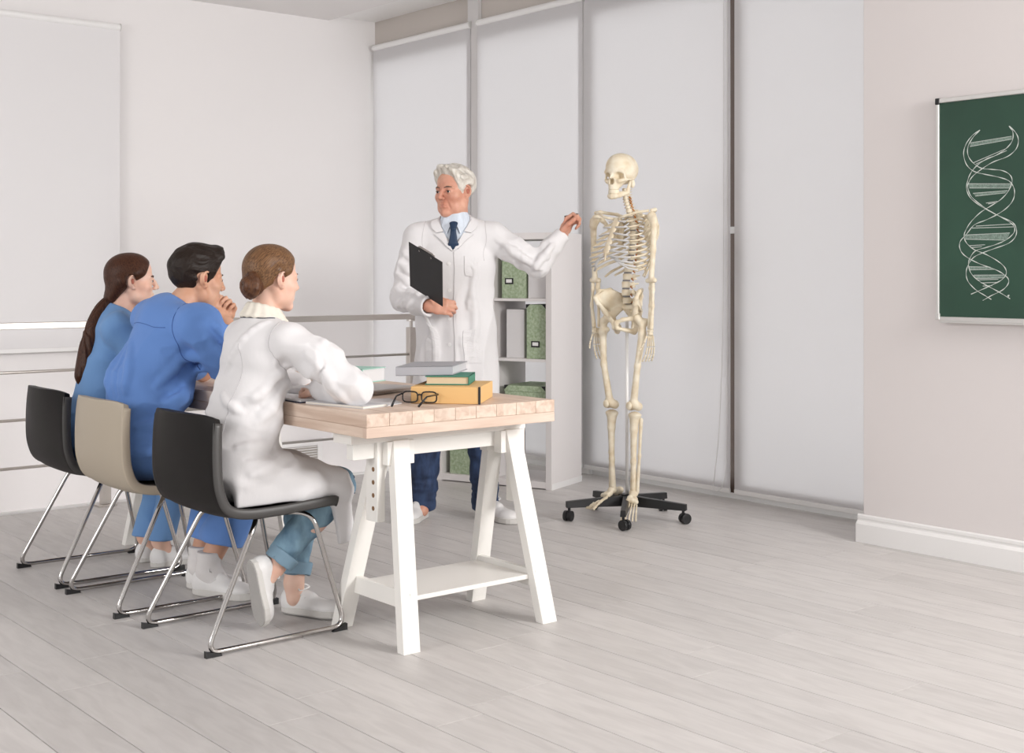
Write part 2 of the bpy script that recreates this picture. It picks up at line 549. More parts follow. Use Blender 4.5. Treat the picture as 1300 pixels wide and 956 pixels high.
M['alu_grey'] = mat('light_grey_mullion', (0.66, 0.64, 0.635), 0.5)
M['table_wood_x'] = wood_mat('oiled_pale_oak_edge', (0.60, 0.44, 0.345), (0.73, 0.59, 0.49), 0.5, (1.0, 14, 14), 2.4, True, 0.1)
# ------------------------------------------------------------------ room shell
WX, BX, LY, CZ = 5.51, 5.07, 8.33, 3.15      # window wall, board wall, left wall, ceiling
def structure(o): o['kind'] = 'structure'; return o

slab = structure(solid('floor', (-2.2, -3.0, -0.25), (WX, 6.80, -0.010), M['subfloor'], bevel=0))
rp = random.Random(11)
PW, PL = 0.172, 1.285
k0 = 1.40 - PW * 12
for i in range(40):
    x0 = k0 + i * PW
    if x0 > WX: break
    if x0 < -0.5: continue
    y = 0.35 - rp.random() * PL
    while y < 6.80:
        a, b = max(y, 0.35), min(y + PL, 6.80)
        x1 = min(x0 + PW, WX)
        inside_wall = x0 > BX and b < 3.45
        if b - a > 0.05 and x1 - x0 > 0.03 and not inside_wall:
            o = MB().box((x0 + 0.0014, a + 0.0010, -0.012), (x1 - 0.0014, b - 0.0010, 0.0)).build(
                'floor_plank', M['plank'], slab, bevel=0.0005, origin=((x0 + x1) / 2, (a + b) / 2, -0.006), segs=1)
        y += PL
# floor beyond the planks the camera could see (behind and below the camera)
MB().box((-2.2, -3.0, -0.010), (WX, 0.3485, -0.0005)).build('floor_margin', M['plank'], slab)
MB().box((-2.2, 0.3485, -0.010), (k0 + 2*PW if k0 + 2*PW < -0.5 else -0.52, 6.80, -0.0005)).build('floor_margin', M['plank'], slab)
trim = structure(solid('trim_1', (-2.2, 6.80, -0.25), (WX, 6.83, 0.012), M['white_plastic'], bevel=0.004))

# stairwell beyond the railing
structure(solid('floor_stairwell', (-2.2, 6.83, -1.60), (WX, LY, -1.5), M['ceil'], bevel=0))
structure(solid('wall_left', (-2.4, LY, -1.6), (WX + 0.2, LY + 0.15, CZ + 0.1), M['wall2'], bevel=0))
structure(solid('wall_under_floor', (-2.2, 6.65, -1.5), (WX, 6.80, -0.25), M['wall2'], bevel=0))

# right wall carrying the board, with the return into the window bay
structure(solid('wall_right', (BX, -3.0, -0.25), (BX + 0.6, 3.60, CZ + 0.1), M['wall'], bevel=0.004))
bb = structure(MB().prism([(BX, 0.0), (BX, 0.128), (BX - 0.006, 0.130), (BX - 0.013, 0.124), (BX - 0.013, 0.112), (BX - 0.008, 0.107), (BX - 0.010, 0.100), (BX - 0.018, 0.094), (BX - 0.024, 0.086), (BX - 0.024, 0.0)], 1, -3.0, 3.625)
               .prism([(3.60, 0.0), (3.60, 0.128), (3.606, 0.130), (3.613, 0.124), (3.613, 0.112), (3.608, 0.107), (3.610, 0.100), (3.618, 0.094), (3.624, 0.086), (3.624, 0.0)], 0, BX - 0.002, BX + 0.42)
               .build('baseboard_right', M['white_plastic'], bevel=0.0015))

# ceiling: main slab slightly lower than the strip in front of the windows
structure(solid('ceiling', (-2.4, -3.0, CZ - 0.02), (5.10, LY, CZ + 0.1), M['ceil'], bevel=0))
structure(solid('ceiling_strip', (5.10, 3.55, CZ + 0.015), (WX + 0.2, LY, CZ + 0.12), M['white_plastic'], bevel=0))

# window wall: head, sill and three glazed windows behind the blinds
structure(solid('wall_window', (WX, 3.60, 2.93), (WX + 0.2, LY, CZ + 0.1), M['header'], bevel=0))
structure(solid('wall_window_sill', (WX, 3.60, -0.25), (WX + 0.2, LY, 0.03), M['white_plastic'], bevel=0))
def window(n, y0, y1, m, w=0.05):
    f = MB()
    f.box((WX, y0, 0.03), (WX + 0.06, y0 + w, 2.93)).box((WX, y1 - w, 0.03), (WX + 0.06, y1, 2.93))
    f.box((WX, y0 + w, 0.03), (WX + 0.06, y1 - w, 0.10)).box((WX, y0 + w, 2.86), (WX + 0.06, y1 - w, 2.93))
    o = structure(f.build('window_%d' % n, m, bevel=0.003))
    solid('pane', (WX + 0.025, y0 + w, 0.10), (WX + 0.033, y1 - w, 2.86), M['glass'], o, bevel=0)
    return o
window(1, 7.05, LY, M['header'])
window(2, 5.92, 7.05, M['header'])
w3 = window(3, 4.73, 5.92, M['brown'], 0.055)
w4 = window(4, 3.60, 4.73, M['brown'], 0.055)
MB().box((WX - 0.022, 4.735, 1.462), (WX, 4.775, 1.50)).build('latch', M['white_plastic'], w3, bevel=0.004)
structure(solid('trim_2', (WX - 0.036, 7.01, 0.0), (WX, 7.125, CZ + 0.015), M['alu_grey'], bevel=0.004))
structure(solid('trim_3', (WX - 0.032, 5.90, 0.0), (WX, 5.985, CZ + 0.015), M['white_plastic'], bevel=0.004))

# roller blinds
def blind(label, along, pos, a, b, top, bottom, chain=None, m=None):
    """along 'y': hangs in front of the window wall at x = pos; 'x': in front of the left wall at y = pos"""
    c = (a + b) / 2
    sw = (lambda u, v, z: (v, u, z)) if along == 'y' else (lambda u, v, z: (u, v, z))
    t = thing('roller_blind', label, 'blind', sw(c, pos, bottom), 'roller blinds')
    def bx(name, u0, u1, v0, v1, z0, z1, mm, bev):
        p, q = sw(u0, v0, z0), sw(u1, v1, z1)
        lo = tuple(min(i, j) for i, j in zip(p, q)); hi = tuple(max(i, j) for i, j in zip(p, q))
        return MB().box(lo, hi).build(name, mm, t, bevel=bev)
    bx('fabric', a, b, pos - 0.0015, pos + 0.0015, bottom, top, m or M['blind'], 0)
    bx('bottom_bar', a, b, pos - 0.006, pos + 0.006, bottom - 0.012, bottom + 0.014, M['white_plastic'], 0.003)
    MB().cyl(sw(a, pos + 0.004, top + 0.012), sw(b, pos + 0.004, top + 0.012), 0.022, 20).build('roller_tube', M['white_plastic'], t, smooth=False, bevel=0.002)
    for e, s in ((a, -1), (b, 1)):
        MB().cyl(sw(e, pos + 0.004, top + 0.012), sw(e + s*0.006, pos + 0.004, top + 0.012), 0.026, 20).build('bracket', M['alu'], t, bevel=0.002)
    if chain:
        u, off = chain
        pts = [sw(u, pos - 0.012, top + 0.01), sw(u - 0.002, pos - 0.012, 1.2), sw(u, pos - 0.014, 0.35), sw(u + 0.012, pos - 0.016, 0.12),
               sw(u + 0.05, pos - 0.02, 0.045), sw(u + 0.09, pos - 0.02, 0.05), sw(u + 0.085, pos - 0.018, 0.12), sw(u + 0.05, pos - 0.014, 0.45),
               sw(u + 0.026, pos - 0.013, 1.2), sw(u + 0.024, pos - 0.012, top + 0.01)]
        MB().tube(spline(pts, 6), 0.0022, 6).build('chain', M['white_plastic'], t, smooth=True)
    return t
blind('white roller blind in the far corner, narrow, behind the standing man', 'y', 5.468, 7.085, 8.285, 2.945, 0.05)
blind('white roller blind behind the bookcase and the outstretched arm', 'y', 5.468, 5.945, 7.003, 2.945, 0.05)
blind('wide white roller blind behind the skeleton, with a hanging chain loop', 'y', 5.472, 4.752, 5.93, 3.09, 0.045, chain=(4.765, 0))
blind('white roller blind next to the chalkboard wall', 'y', 5.474, 3.63, 4.722, 3.09, 0.045)
blind('wide white roller blind on the stairwell wall behind the railing', 'x', LY - 0.05, 1.20, 3.465, 2.86, 0.755, m=M['blind_lined'])

# vent grille low on the stairwell wall
vt = thing('vent_grille', 'white slatted vent grille low on the wall behind the railing', 'vent', (4.83, LY, -0.20))
f = MB()
for lo, hi in (((4.62, LY-0.012, -0.22), (4.66, LY, 0.02)), ((5.00, LY-0.012, -0.22), (5.04, LY, 0.02)), ((4.66, LY-0.012, -0.02), (5.00, LY, 0.02)), ((4.66, LY-0.012, -0.22), (5.00, LY, -0.18))):
    f.box(lo, hi)
f.build('frame', M['white_plastic'], vt, bevel=0.002)
for i in range(9):
    z = -0.172 + i*0.018
    MB().bar((4.66, LY-0.008, z), (5.00, LY-0.008, z), 0.010, 0.003, up=(0, 0.6, 0.8)).build('slat', M['header'] if 0 else M['white_plastic'], vt)
solid('backing', (4.66, LY-0.002, -0.18), (5.00, LY-0.0005, -0.02), M['header'], vt, bevel=0)

# ------------------------------------------------------------------ railing
RY = 6.74
rl = thing('railing', 'brushed steel stair railing with flat handrail and thin rods behind the students', 'railing', (2.75, RY, 0))
MB().box((-1.5, RY-0.022, 0.955), (5.45, RY+0.022, 0.990)).build('handrail', M['steel'], rl, bevel=0.003)
for z in (0.735, 0.490, 0.245):
    MB().cyl((-1.5, RY, z), (5.45, RY, z), 0.008, 12).build('rod', M['steel'], rl, smooth=True)
for x in (-1.2, 0.76, 2.74, 4.73):
    MB().box((x-0.024, RY-0.024, 0.012), (x+0.024, RY+0.024, 0.905)).build('post', M['steel'], rl, bevel=0.003)
    MB().box((x-0.05, RY-0.04, 0.0), (x+0.05, RY+0.04, 0.012)).build('base_plate', M['steel'], rl, bevel=0.002)
    MB().cyl((x, RY, 0.905), (x, RY, 0.946), 0.011, 12).cyl((x, RY, 0.944), (x, RY, 0.955), 0.030, 14).build('connector', M['steel'], rl, bevel=0.001)

# ------------------------------------------------------------------ chalkboard
cb = thing('chalkboard', 'green chalkboard with a chalk double helix in an aluminium frame', 'chalkboard', (BX, 2.45, 1.05))
Y0, Y1, Z0, Z1 = 1.70, 3.19, 1.048, 1.985
solid('panel', (BX-0.028, Y0, Z0), (BX-0.006, Y1, Z1), M['chalkboard'], cb, bevel=0)
for lo, hi in (((BX-0.036, Y0-0.012, Z1-0.004), (BX-0.004, Y1-0.004, Z1+0.016)), ((BX-0.036, Y0-0.012, Z0-0.016), (BX-0.004, Y1-0.004, Z0+0.004)),
               ((BX-0.036, Y1-0.004, Z0), (BX-0.004, Y1+0.010, Z1)), ((BX-0.036, Y0-0.012, Z0), (BX-0.004, Y0+0.002, Z1))):
    solid('frame_rail', lo, hi, M['alu'], cb, bevel=0.003)
solid('chalk_ledge', (BX-0.060, Y0, Z0-0.022), (BX-0.030, Y1-0.02, Z0-0.014), M['alu'], cb, bevel=0.002)
for y, z in ((Y1, Z1), (Y1, Z0), (Y0, Z0), (Y0, Z1)):
    solid('corner_cap', (BX-0.039, y-0.008, z-0.010), (BX-0.003, y+0.013, z+0.018), M['black_plastic'] if z == Z1 else M['alu'], cb, bevel=0.003)
DNA_LINES = [((2.993,1.849),(3.03,1.827),(3.06,1.791),(3.07,1.75),(3.055,1.704),(3.02,1.674),(2.97,1.659),(2.907,1.643),(2.863,1.626),(2.842,1.601),(2.836,1.574),(2.844,1.543),(2.871,1.513),(2.916,1.486),(2.97,1.464),(3.02,1.446),(3.058,1.406),(3.085,1.379),(3.089,1.351),(3.072,1.322),(3.03,1.296),(2.98,1.275),(2.926,1.257),(2.885,1.236),(2.863,1.214),(2.868,1.191),(2.892,1.169),(2.941,1.146),(2.98,1.125)),((2.993,1.848),(3.025,1.82),(3.048,1.785),(3.05,1.749),(3.03,1.716),(2.99,1.687),(2.941,1.678),(2.892,1.67),(2.858,1.651),(2.847,1.623),(2.863,1.584),(2.897,1.55),(2.941,1.525),(2.99,1.499),(3.035,1.46),(3.06,1.424),(3.068,1.397),(3.055,1.369),(3.02,1.341),(2.97,1.322),(2.916,1.294),(2.882,1.267),(2.873,1.24),(2.892,1.214),(2.931,1.194),(2.98,1.173),(3.035,1.151)),((2.861,1.853),(2.844,1.828),(2.846,1.792),(2.871,1.763),(2.911,1.739),(2.96,1.724),(3.005,1.7),(3.035,1.67),(3.05,1.639),(3.056,1.603),(3.04,1.565),(3,1.532),(2.95,1.503),(2.892,1.473),(2.854,1.45),(2.837,1.432),(2.839,1.409),(2.868,1.383),(2.911,1.364),(2.965,1.349),(3.015,1.335),(3.04,1.305),(3.047,1.277),(3.035,1.241),(3,1.209),(2.955,1.185),(2.911,1.164),(2.856,1.134)),((2.859,1.853),(2.83,1.822),(2.819,1.79),(2.83,1.755),(2.868,1.727),(2.931,1.709),(2.98,1.685),(3.025,1.656),(3.045,1.63),(3.05,1.607),(3.035,1.57),(2.99,1.531),(2.931,1.493),(2.878,1.468),(2.842,1.449),(2.828,1.422),(2.833,1.391),(2.863,1.365),(2.921,1.346),(2.98,1.327),(3.025,1.306),(3.052,1.268),(3.058,1.232),(3.045,1.2),(3.01,1.168),(2.97,1.146),(2.941,1.13)),((2.868,1.144),(2.861,1.15),(2.865,1.138))]
DNA_RUNGS = [((3.038,1.797),(2.849,1.81)),((3.04,1.782),(2.848,1.798)),((3.025,1.711),(2.875,1.76)),((3.012,1.705),(2.871,1.752)),((3.048,1.623),(2.852,1.612)),((3.042,1.605),(2.857,1.595)),((3.025,1.581),(2.867,1.585)),((3.015,1.569),(2.877,1.576)),((2.965,1.537),(2.913,1.542)),((2.955,1.533),(2.923,1.537)),((3.012,1.441),(2.838,1.445)),((3.03,1.433),(2.84,1.433)),((3.065,1.404),(2.857,1.408)),((3.064,1.387),(2.875,1.378)),((3.042,1.358),(2.97,1.361)),((3.03,1.35),(2.985,1.353)),((3.044,1.268),(2.946,1.266)),((3.04,1.255),(2.926,1.257)),((3.022,1.232),(2.882,1.233)),((3.015,1.218),(2.886,1.221)),((3.004,1.212),(2.909,1.215)),((2.988,1.199),(2.916,1.202)),((2.98,1.186),(2.936,1.188))]
DNA_FILLS = [((3.038,1.797),(2.849,1.81),(2.848,1.798),(3.04,1.782)),((3.048,1.623),(2.852,1.612),(2.857,1.595),(3.042,1.605)),((3.065,1.404),(2.857,1.408),(2.871,1.378),(3.064,1.387)),((3.022,1.232),(2.882,1.233),(2.886,1.221),(3.015,1.218)),((3.044,1.268),(2.946,1.266),(2.926,1.257),(3.04,1.255)),((3.025,1.581),(2.867,1.585),(2.877,1.576),(3.015,1.569))]
BF = BX - 0.0285
def stroke(mb, pts, w):
    P = spline([(BF, y, z) for y, z in pts], 6) if len(pts) > 2 else [np.array((BF, y, z)) for y, z in pts]
    mb.tube(P, [w*(0.75 + 0.35*math.sin(i*0.9 + len(P))) for i in range(len(P))], 4, flat=0.35, up0=(1, 0, 0.01))
dr = MB()
for l in DNA_LINES: stroke(dr, l, 0.0019)
for l in DNA_RUNGS: stroke(dr, l, 0.0013)
ink = dr.build('chalk_drawing', M['chalk'], cb)
for q in DNA_FILLS:
    MB().add([(BF - 0.0002, y, z) for y, z in q] + [(BF + 0.0005, y, z) for y, z in q],
           [[0,1,2,3],[7,6,5,4],[0,4,5,1],[1,5,6,2],[2,6,7,3],[3,7,4,0]]).build('chalk_shading', M['chalk_soft'], cb)

# ------------------------------------------------------------------ bookcase (turned a little out of the wall)
A0 = np.array((4.905, 5.595)); tdir = nrm((-0.36, 0.933)); sdir = np.array((tdir[1], -tdir[0]))
def bpt(u, d, z): p = A0 + tdir*u + sdir*d; return np.array((p[0], p[1], z))
AX = (np.array((*tdir, 0)), np.array((*sdir, 0)), (0, 0, 1))
def bbox3(u0, u1, d0, d1, z0, z1): return MB().obox(bpt((u0+u1)/2, (d0+d1)/2, (z0+z1)/2), AX, ((u1-u0)/2, (d1-d0)/2, (z1-z0)/2))
BWD, BDP, BHT = 0.78, 0.39, 1.478
bc = thing('bookcase', 'tall white cube bookcase with open back behind the standing man', 'bookcase', tuple(bpt(BWD/2, BDP/2, 0)))
M['melamine'] = mat('white_melamine', (0.80, 0.765, 0.755), 0.5)
bbox3(0, 0.038, 0, BDP, 0.0, BHT).build('side_panel', M['melamine'], bc, bevel=0.002)
bbox3(BWD-0.038, BWD, 0, BDP, 0.0, BHT).build('side_panel', M['melamine'], bc, bevel=0.002)
bbox3(0.038, BWD-0.038, 0, BDP, BHT-0.038, BHT).build('top_panel', M['melamine'], bc, bevel=0.002)
bbox3(0.038, BWD-0.038, 0, BDP, 0.006, 0.044).build('bottom_panel', M['melamine'], bc, bevel=0.002)
bbox3(0.382, 0.398, 0.003, BDP-0.003, 0.044, BHT-0.038).build('divider', M['melamine'], bc, bevel=0.001)
ROW = [1.098, 0.748, 0.398, 0.044]
for z in ROW[:3]:
    for u in (0.038, 0.398):
        bbox3(u, u+0.344, 0.003, BDP-0.003, z-0.016, z).build('shelf', M['melamine'], bc, bevel=0.001)
bbox3(-0.003, 0.0, 0.004, BDP, 0.0, 0.035).build('plinth_strip', M['white_plastic'], bc, bevel=0.001)

M['green_print'] = mat('green_patterned_card', (0.36, 0.45, 0.30), 0.7, vary=(70, 0.3, (1, 1, 1), (0.27, 0.36, 0.21), (0.50, 0.58, 0.42)))
M['white_card'] = mat('white_card', (0.72, 0.70, 0.70), 0.7)
M['dark_metal'] = mat('dark_metal', (0.02, 0.02, 0.02), 0.4, 0.5)
def file_box(name, label, u0, u1, d0, d1, z, h, m, plate=None, corners=False, lid=False, group='boxes in the bookcase', slot=False):
    t = thing(name, label, 'box', tuple(bpt((u0+u1)/2, (d0+d1)/2, z)), group)
    bbox3(u0, u1, d0, d1, z, z+h).build('body', m, t, bevel=0.003)
    if lid:
        bbox3(u0-0.004, u1+0.004, d0-0.004, d1+0.004, z+h, z+h+0.035).build('lid', m, t, bevel=0.003)
    if plate:
        uu, zz = plate
        bbox3(uu-0.028, uu+0.028, d0-0.003, d0, zz-0.018, zz+0.018).build('label_holder', M['dark_metal'], t, bevel=0.001)
        bbox3(uu-0.019, uu+0.019, d0-0.0036, d0-0.002, zz-0.009, zz+0.011).build('label_card', M['white_plastic'], t)
    if slot:
        bbox3((u0+u1)/2-0.033, (u0+u1)/2+0.033, d0-0.002, d0, z+0.145, z+0.168).build('label_strip', M['header'], t)
    if corners:
        for u, s in ((u0, 1), (u1, -1)):
            top = z + h + (0.036 if lid else 0.001)
            p = [bpt(u - s*0.001, d0-0.0065, top), bpt(u + s*0.026, d0-0.0065, top), bpt(u - s*0.001, d0-0.0065, top-0.026)]
            q = [x + np.array((*sdir, 0))*0.002 for x in p]
            MB().add(p + q, [[0,1,2],[5,4,3],[0,3,4,1],[1,4,5,2],[2,5,3,0]]).build('metal_corner', M['dark_metal'], t)
            p = [bpt(u - s*0.001, d0-0.006, top+0.0005), bpt(u + s*0.03, d0-0.006, top+0.0005), bpt(u - s*0.001, d0+0.03, top+0.0005)]
            q = [x - np.array((0, 0, 0.002)) for x in p]
            MB().add(p + q, [[0,1,2],[5,4,3],[0,3,4,1],[1,4,5,2],[2,5,3,0]]).build('metal_corner', M['dark_metal'], t)
    return t
file_box('storage_box', 'green patterned box with a dark label holder on the top shelf of the bookcase', 0.185, 0.345, 0.03, 0.33, ROW[0], 0.265, M['green_print'], plate=(0.295, ROW[0]+0.10))
file_box('magazine_file', 'white box with a grey label strip on the top shelf of the bookcase', 0.052, 0.172, 0.035, 0.30, ROW[0], 0.275, M['white_card'], slot=True)
file_box('magazine_file', 'plain white magazine file on the second shelf of the bookcase', 0.205, 0.325, 0.05, 0.32, ROW[1], 0.285, M['white_card'])
file_box('storage_box', 'tall green patterned box with black corners on the second shelf of the bookcase', 0.050, 0.180, 0.03, 0.33, ROW[1], 0.315, M['green_print'], plate=(0.120, ROW[1]+0.085), corners=True)
file_box('storage_box', 'low green lidded box with black corners on the third shelf, just above the table edge', 0.060, 0.330, 0.04, 0.35, ROW[2], 0.155, M['green_print'], corners=True, lid=True)
file_box('storage_box', 'green lidded box on the bottom shelf of the bookcase, between the trouser legs', 0.465, 0.705, 0.03, 0.34, ROW[3], 0.145, M['green_print'], plate=(0.53, ROW[3]+0.085), corners=True, lid=True)

# ------------------------------------------------------------------ table on two trestles
TX0, TX1, TY0, TY1, TZ0, TZ1 = 2.262, 3.055, 3.468, 5.85, 0.713, 0.79
tb = thing('table', 'long pale oak tabletop of glued staves in front of the students', 'table', (2.66, 4.66, TZ0))
MB().box((TX0, TY0+0.0205, TZ0), (TX1, TY1, TZ0+0.034)).build('lower_board', M['table_wood'], tb, bevel=0.002, origin=(2.66, 4.66, TZ0))
MB().box((TX0, TY0, TZ0), (TX1, TY0+0.020, TZ0+0.034)).build('edge_strip', M['table_wood_x'], tb, bevel=0.0015, origin=(2.66, TY0, TZ0))
n = 9; w = (TX1 - TX0)/n
for i in range(n):
    MB().box((TX0+i*w+0.0004, TY0, TZ0+0.0345), (TX0+(i+1)*w-0.0004, TY1, TZ1)).build('stave', M['table_wood'], tb, bevel=0.0012, origin=(TX0+(i+0.5)*w, 4.66, 0.77), segs=1)

def trestle(label, yc, flip=1):
    t = thing('trestle', label, 'trestle', (2.735, yc, 0), 'white trestles under the table')
    x0, x1 = 2.31, 3.06
    b = MB().box((x0, yc-0.055, 0.672), (x1, yc+0.055, 0.7125)).box((x0+0.03, yc-0.020, 0.615), (x1-0.03, yc+0.020, 0.672))
    b.build('top_beam', M['lacquer'], t, bevel=0.002)
    for sx, xt, xb in ((-1, 2.505, 2.437), (1, 2.995, 3.032)):
        for sy in (-1, 1):
            a = np.array((xb, yc + sy*0.205, 0.0)); c = np.array((xt, yc + sy*0.045, 0.675))
            d = nrm(c - a); m = MB()
            s = nrm((1, 0, 0) - d*d[0]); r = np.cross(d, s)
            vs = []
            for P, zz in ((a, 0.0), (c, 0.675)):
                for i, j in ((-1,-1),(1,-1),(1,1),(-1,1)):
                    q = P + s*0.033*i + r*0.019*j
                    q = q + d*((zz - q[2])/d[2]); vs.append(q)
            m.add(vs, [[3,2,1,0],[4,5,6,7],[0,1,5,4],[1,2,6,5],[2,3,7,6],[3,0,4,7]])
            m.build('leg', M['lacquer'], t, bevel=0.002)
        MB().box((xt-0.055, yc-0.062, 0.592), (xt+0.055, yc-0.0205, 0.672)).box((xt-0.055, yc+0.0205, 0.592), (xt+0.055, yc+0.062, 0.672)).build('cross_block', M['lacquer'], t, bevel=0.002)
        xp = xt - 0.062 if sx < 0 else xt + 0.062
        p = MB().box((xp-0.016, yc-0.034, 0.40), (xp+0.016, yc+0.034, 0.70)).build('height_post', M['lacquer'], t, bevel=0.002)
        for k in range(5):
            z = 0.445 + k*0.044
            MB().cyl((xp-0.0168, yc-0.010, z), (xp+0.0168, yc-0.010, z), 0.008, 12).cyl((xp-0.012, yc-0.0348, z), (xp-0.012, yc+0.0348, z), 0.0, 3).build('peg_hole', M['hole'], p)
        xr = xb + (0.030 if sx < 0 else -0.026)
        ya = 0.185
        MB().box((xr-0.010, yc-ya, 0.125), (xr+0.010, yc+ya, 0.185)).build('shelf_rail', M['lacquer'], t, bevel=0.002)
    MB().box((2.475, yc-0.155, 0.150), (2.995, yc+0.155, 0.166)).build('shelf', M['lacquer'], t, bevel=0.002)
    return t
trestle('white wooden trestle with a low shelf holding up the near end of the table', 3.69)
trestle('white wooden trestle holding up the far end of the table, seen between the chairs', 5.50)

# ------------------------------------------------------------------ chairs
def chair(label, x, y, leather, piping, rot=0.0):
    """origin on the floor under the seat centre, facing +x"""
    t = thing('dining_chair', label, 'chair', (x, y, 0), 'chairs along the table')
    t.rotation_euler = (0, 0, rot)
    OFF[t.name] = np.zeros(3)
    prof = spline([(-0.262, 0.775), (-0.258, 0.70), (-0.246, 0.60), (-0.228, 0.52), (-0.190, 0.455), (-0.120, 0.432), (0.0, 0.430), (0.12, 0.435), (0.215, 0.438), (0.240, 0.432)], 5)
    nu = 15; vs = []; fs = []; rows = len(prof)
    hw = lambda s: 0.212 + 0.013*math.sin(math.pi*min(1, s*1.05))
    for i, p in enumerate(prof):
        s = i/(rows-1); back = max(0, min(1, (p[2] if len(p) > 2 else p[1]) - 0.45)/0.3) if True else 0
        for k in range(nu):
            u = -1 + 2*k/(nu-1)
            w = hw(s)
            if i == 0: w -= 0.006
            xo = 0.040*back*(abs(u)**2.2); zo = 0.012*(1-back)*(abs(u)**3) - 0.010*back*(abs(u)**6)
            vs.append((p[0] + xo, u*w, p[1] + zo))
    for i in range(rows-1):
        for k in range(nu-1):
            fs.append([i*nu+k, (i+1)*nu+k, (i+1)*nu+k+1, i*nu+k+1])
    me = np_mesh('seat_shell', vs, fs)
    o = link_mesh('seat_shell', me, leather, t)
    sd = o.modifiers.new('solid', 'SOLIDIFY'); sd.thickness = 0.030; sd.offset = 0.0
    bv = o.modifiers.new('bevel', 'BEVEL'); bv.width = 0.009; bv.segments = 3; bv.limit_method = 'ANGLE'; bv.angle_limit = math.radians(50)
    for k in (0, nu-1):
        pts = [np.array(vs[i*nu+k]) + np.array((0, 0.001*(1 if k else -1), 0)) for i in range(1, rows)]
        MB().tube(pts, 0.0175, 8, flat=0.30, up0=(0, 1, 0)).build('edge_piping', piping, t, smooth=True)
    for sy in (-1, 1):
        yb = sy*0.232; yt = sy*0.185
        P = arc_pts([(-0.02, sy*0.10, 0.408), (-0.065, yt, 0.408), (-0.272, yb, 0.014), (0.258, yb, 0.014), (0.155, yt, 0.410), (0.09, sy*0.10, 0.410)], 0.055, 7)
        MB().tube(P, 0.0088, 10).build('sled_leg', M['chrome'], t, smooth=True)
        for xg, s2 in ((-0.247, 1), (0.235, -1)):
            MB().prism([(xg-0.028, 0.0), (xg+0.028, 0.0), (xg+0.028, 0.006), (xg-0.014*s2 - 0.014, 0.022)] if s2 > 0 else
                       [(xg-0.028, 0.0), (xg+0.028, 0.0), (xg+0.028, 0.022), (xg-0.028, 0.006)], 1, yb-0.0085, yb+0.0085).build('floor_glide', M['black_plastic'], t)
    MB().box((-0.03, -0.12, 0.400), (-0.005, 0.12, 0.414)).box((0.08, -0.12, 0.402), (0.105, 0.12, 0.416)).build('mounting_bar', M['black_plastic'], t, bevel=0.002)
    return t
chair('black leather chair with chrome sled legs, nearest one, under the woman in the white coat', 2.165, 4.085, M['black_leather'], M['grey_piping'], 0.02)
chair('beige leather chair with chrome sled legs, under the man in blue', 2.135, 4.73, M['beige_leather'], M['beige_piping'], 0.0)
chair('black leather chair with chrome sled legs, farthest one, under the woman with the ponytail', 2.14, 5.30, M['black_leather'], M['grey_piping'], -0.02)

# ------------------------------------------------------------------ things on the table
M['orange'] = mat('orange_card', (0.76, 0.47, 0.19), 0.6)
M['paper'] = mat('paper', (0.80, 0.77, 0.70), 0.8)
M['page'] = mat('book_pages', (0.66, 0.53, 0.36), 0.85, bump=(600, 0.3, (0.02, 0.02, 1)))
M['white_page'] = mat('white_pages', (0.74, 0.73, 0.74), 0.85, bump=(600, 0.3, (0.02, 0.02, 1)))
M['green_cover'] = mat('green_book_cloth', (0.045, 0.22, 0.15), 0.6)
M['teal_cover'] = mat('mint_book_cover', (0.40, 0.66, 0.57), 0.6)
M['grey_cover'] = mat('grey_book_cloth', (0.36, 0.36, 0.385), 0.55)
M['silver'] = mat('silver_laptop', (0.50, 0.47, 0.455), 0.35, 0.5)
M['black_frame'] = mat('black_acetate', (0.008, 0.008, 0.01), 0.2)
M['lens'] = mat('spectacle_lens', (1, 1, 1), 0.0)
M['lens'].node_tree.nodes['Principled BSDF'].inputs['Transmission Weight'].default_value = 1.0
M['lens'].node_tree.nodes['Principled BSDF'].inputs['IOR'].default_value = 1.03
M['notebook'] = mat('grey_notebook', (0.55, 0.545, 0.56), 0.6)
M['navy_cover'] = mat('navy_cover', (0.02, 0.03, 0.07), 0.5)

def book(label, corner, a, b, la, lb, z, h, cover, pages, spine='a', t_c=0.0035, name='book'):
    """corner nearest the camera; a and b horizontal unit directions; spine lies along that side"""
    a = nrm((*a, 0)); b = nrm((*b, 0)); c = np.array((*corner, z))
    ax = (a, b, (0, 0, 1)); ctr = c + a*la/2 + b*lb/2
    t = thing(name, label, 'book', tuple(ctr))
    MB().obox(ctr + (0, 0, t_c/2), ax, (la/2, lb/2, t_c/2)).build('cover_board', cover, t, bevel=0.001)
    MB().obox(ctr + (0, 0, h - t_c/2), ax, (la/2, lb/2, t_c/2)).build('cover_board', cover, t, bevel=0.001)
    ins = 0.005
    MB().obox(ctr + (0, 0, h/2), ax, (la/2-ins, lb/2-ins, h/2-t_c)).build('pages', pages, t)
    if spine == 'a': MB().obox(c + a*la/2 + b*t_c/2 + (0, 0, h/2), ax, (la/2, t_c/2, h/2)).build('spine', cover, t, bevel=0.001)
    else: MB().obox(c + a*t_c/2 + b*lb/2 + (0, 0, h/2), ax, (t_c/2, lb/2, h/2)).build('spine', cover, t, bevel=0.001)
    return t

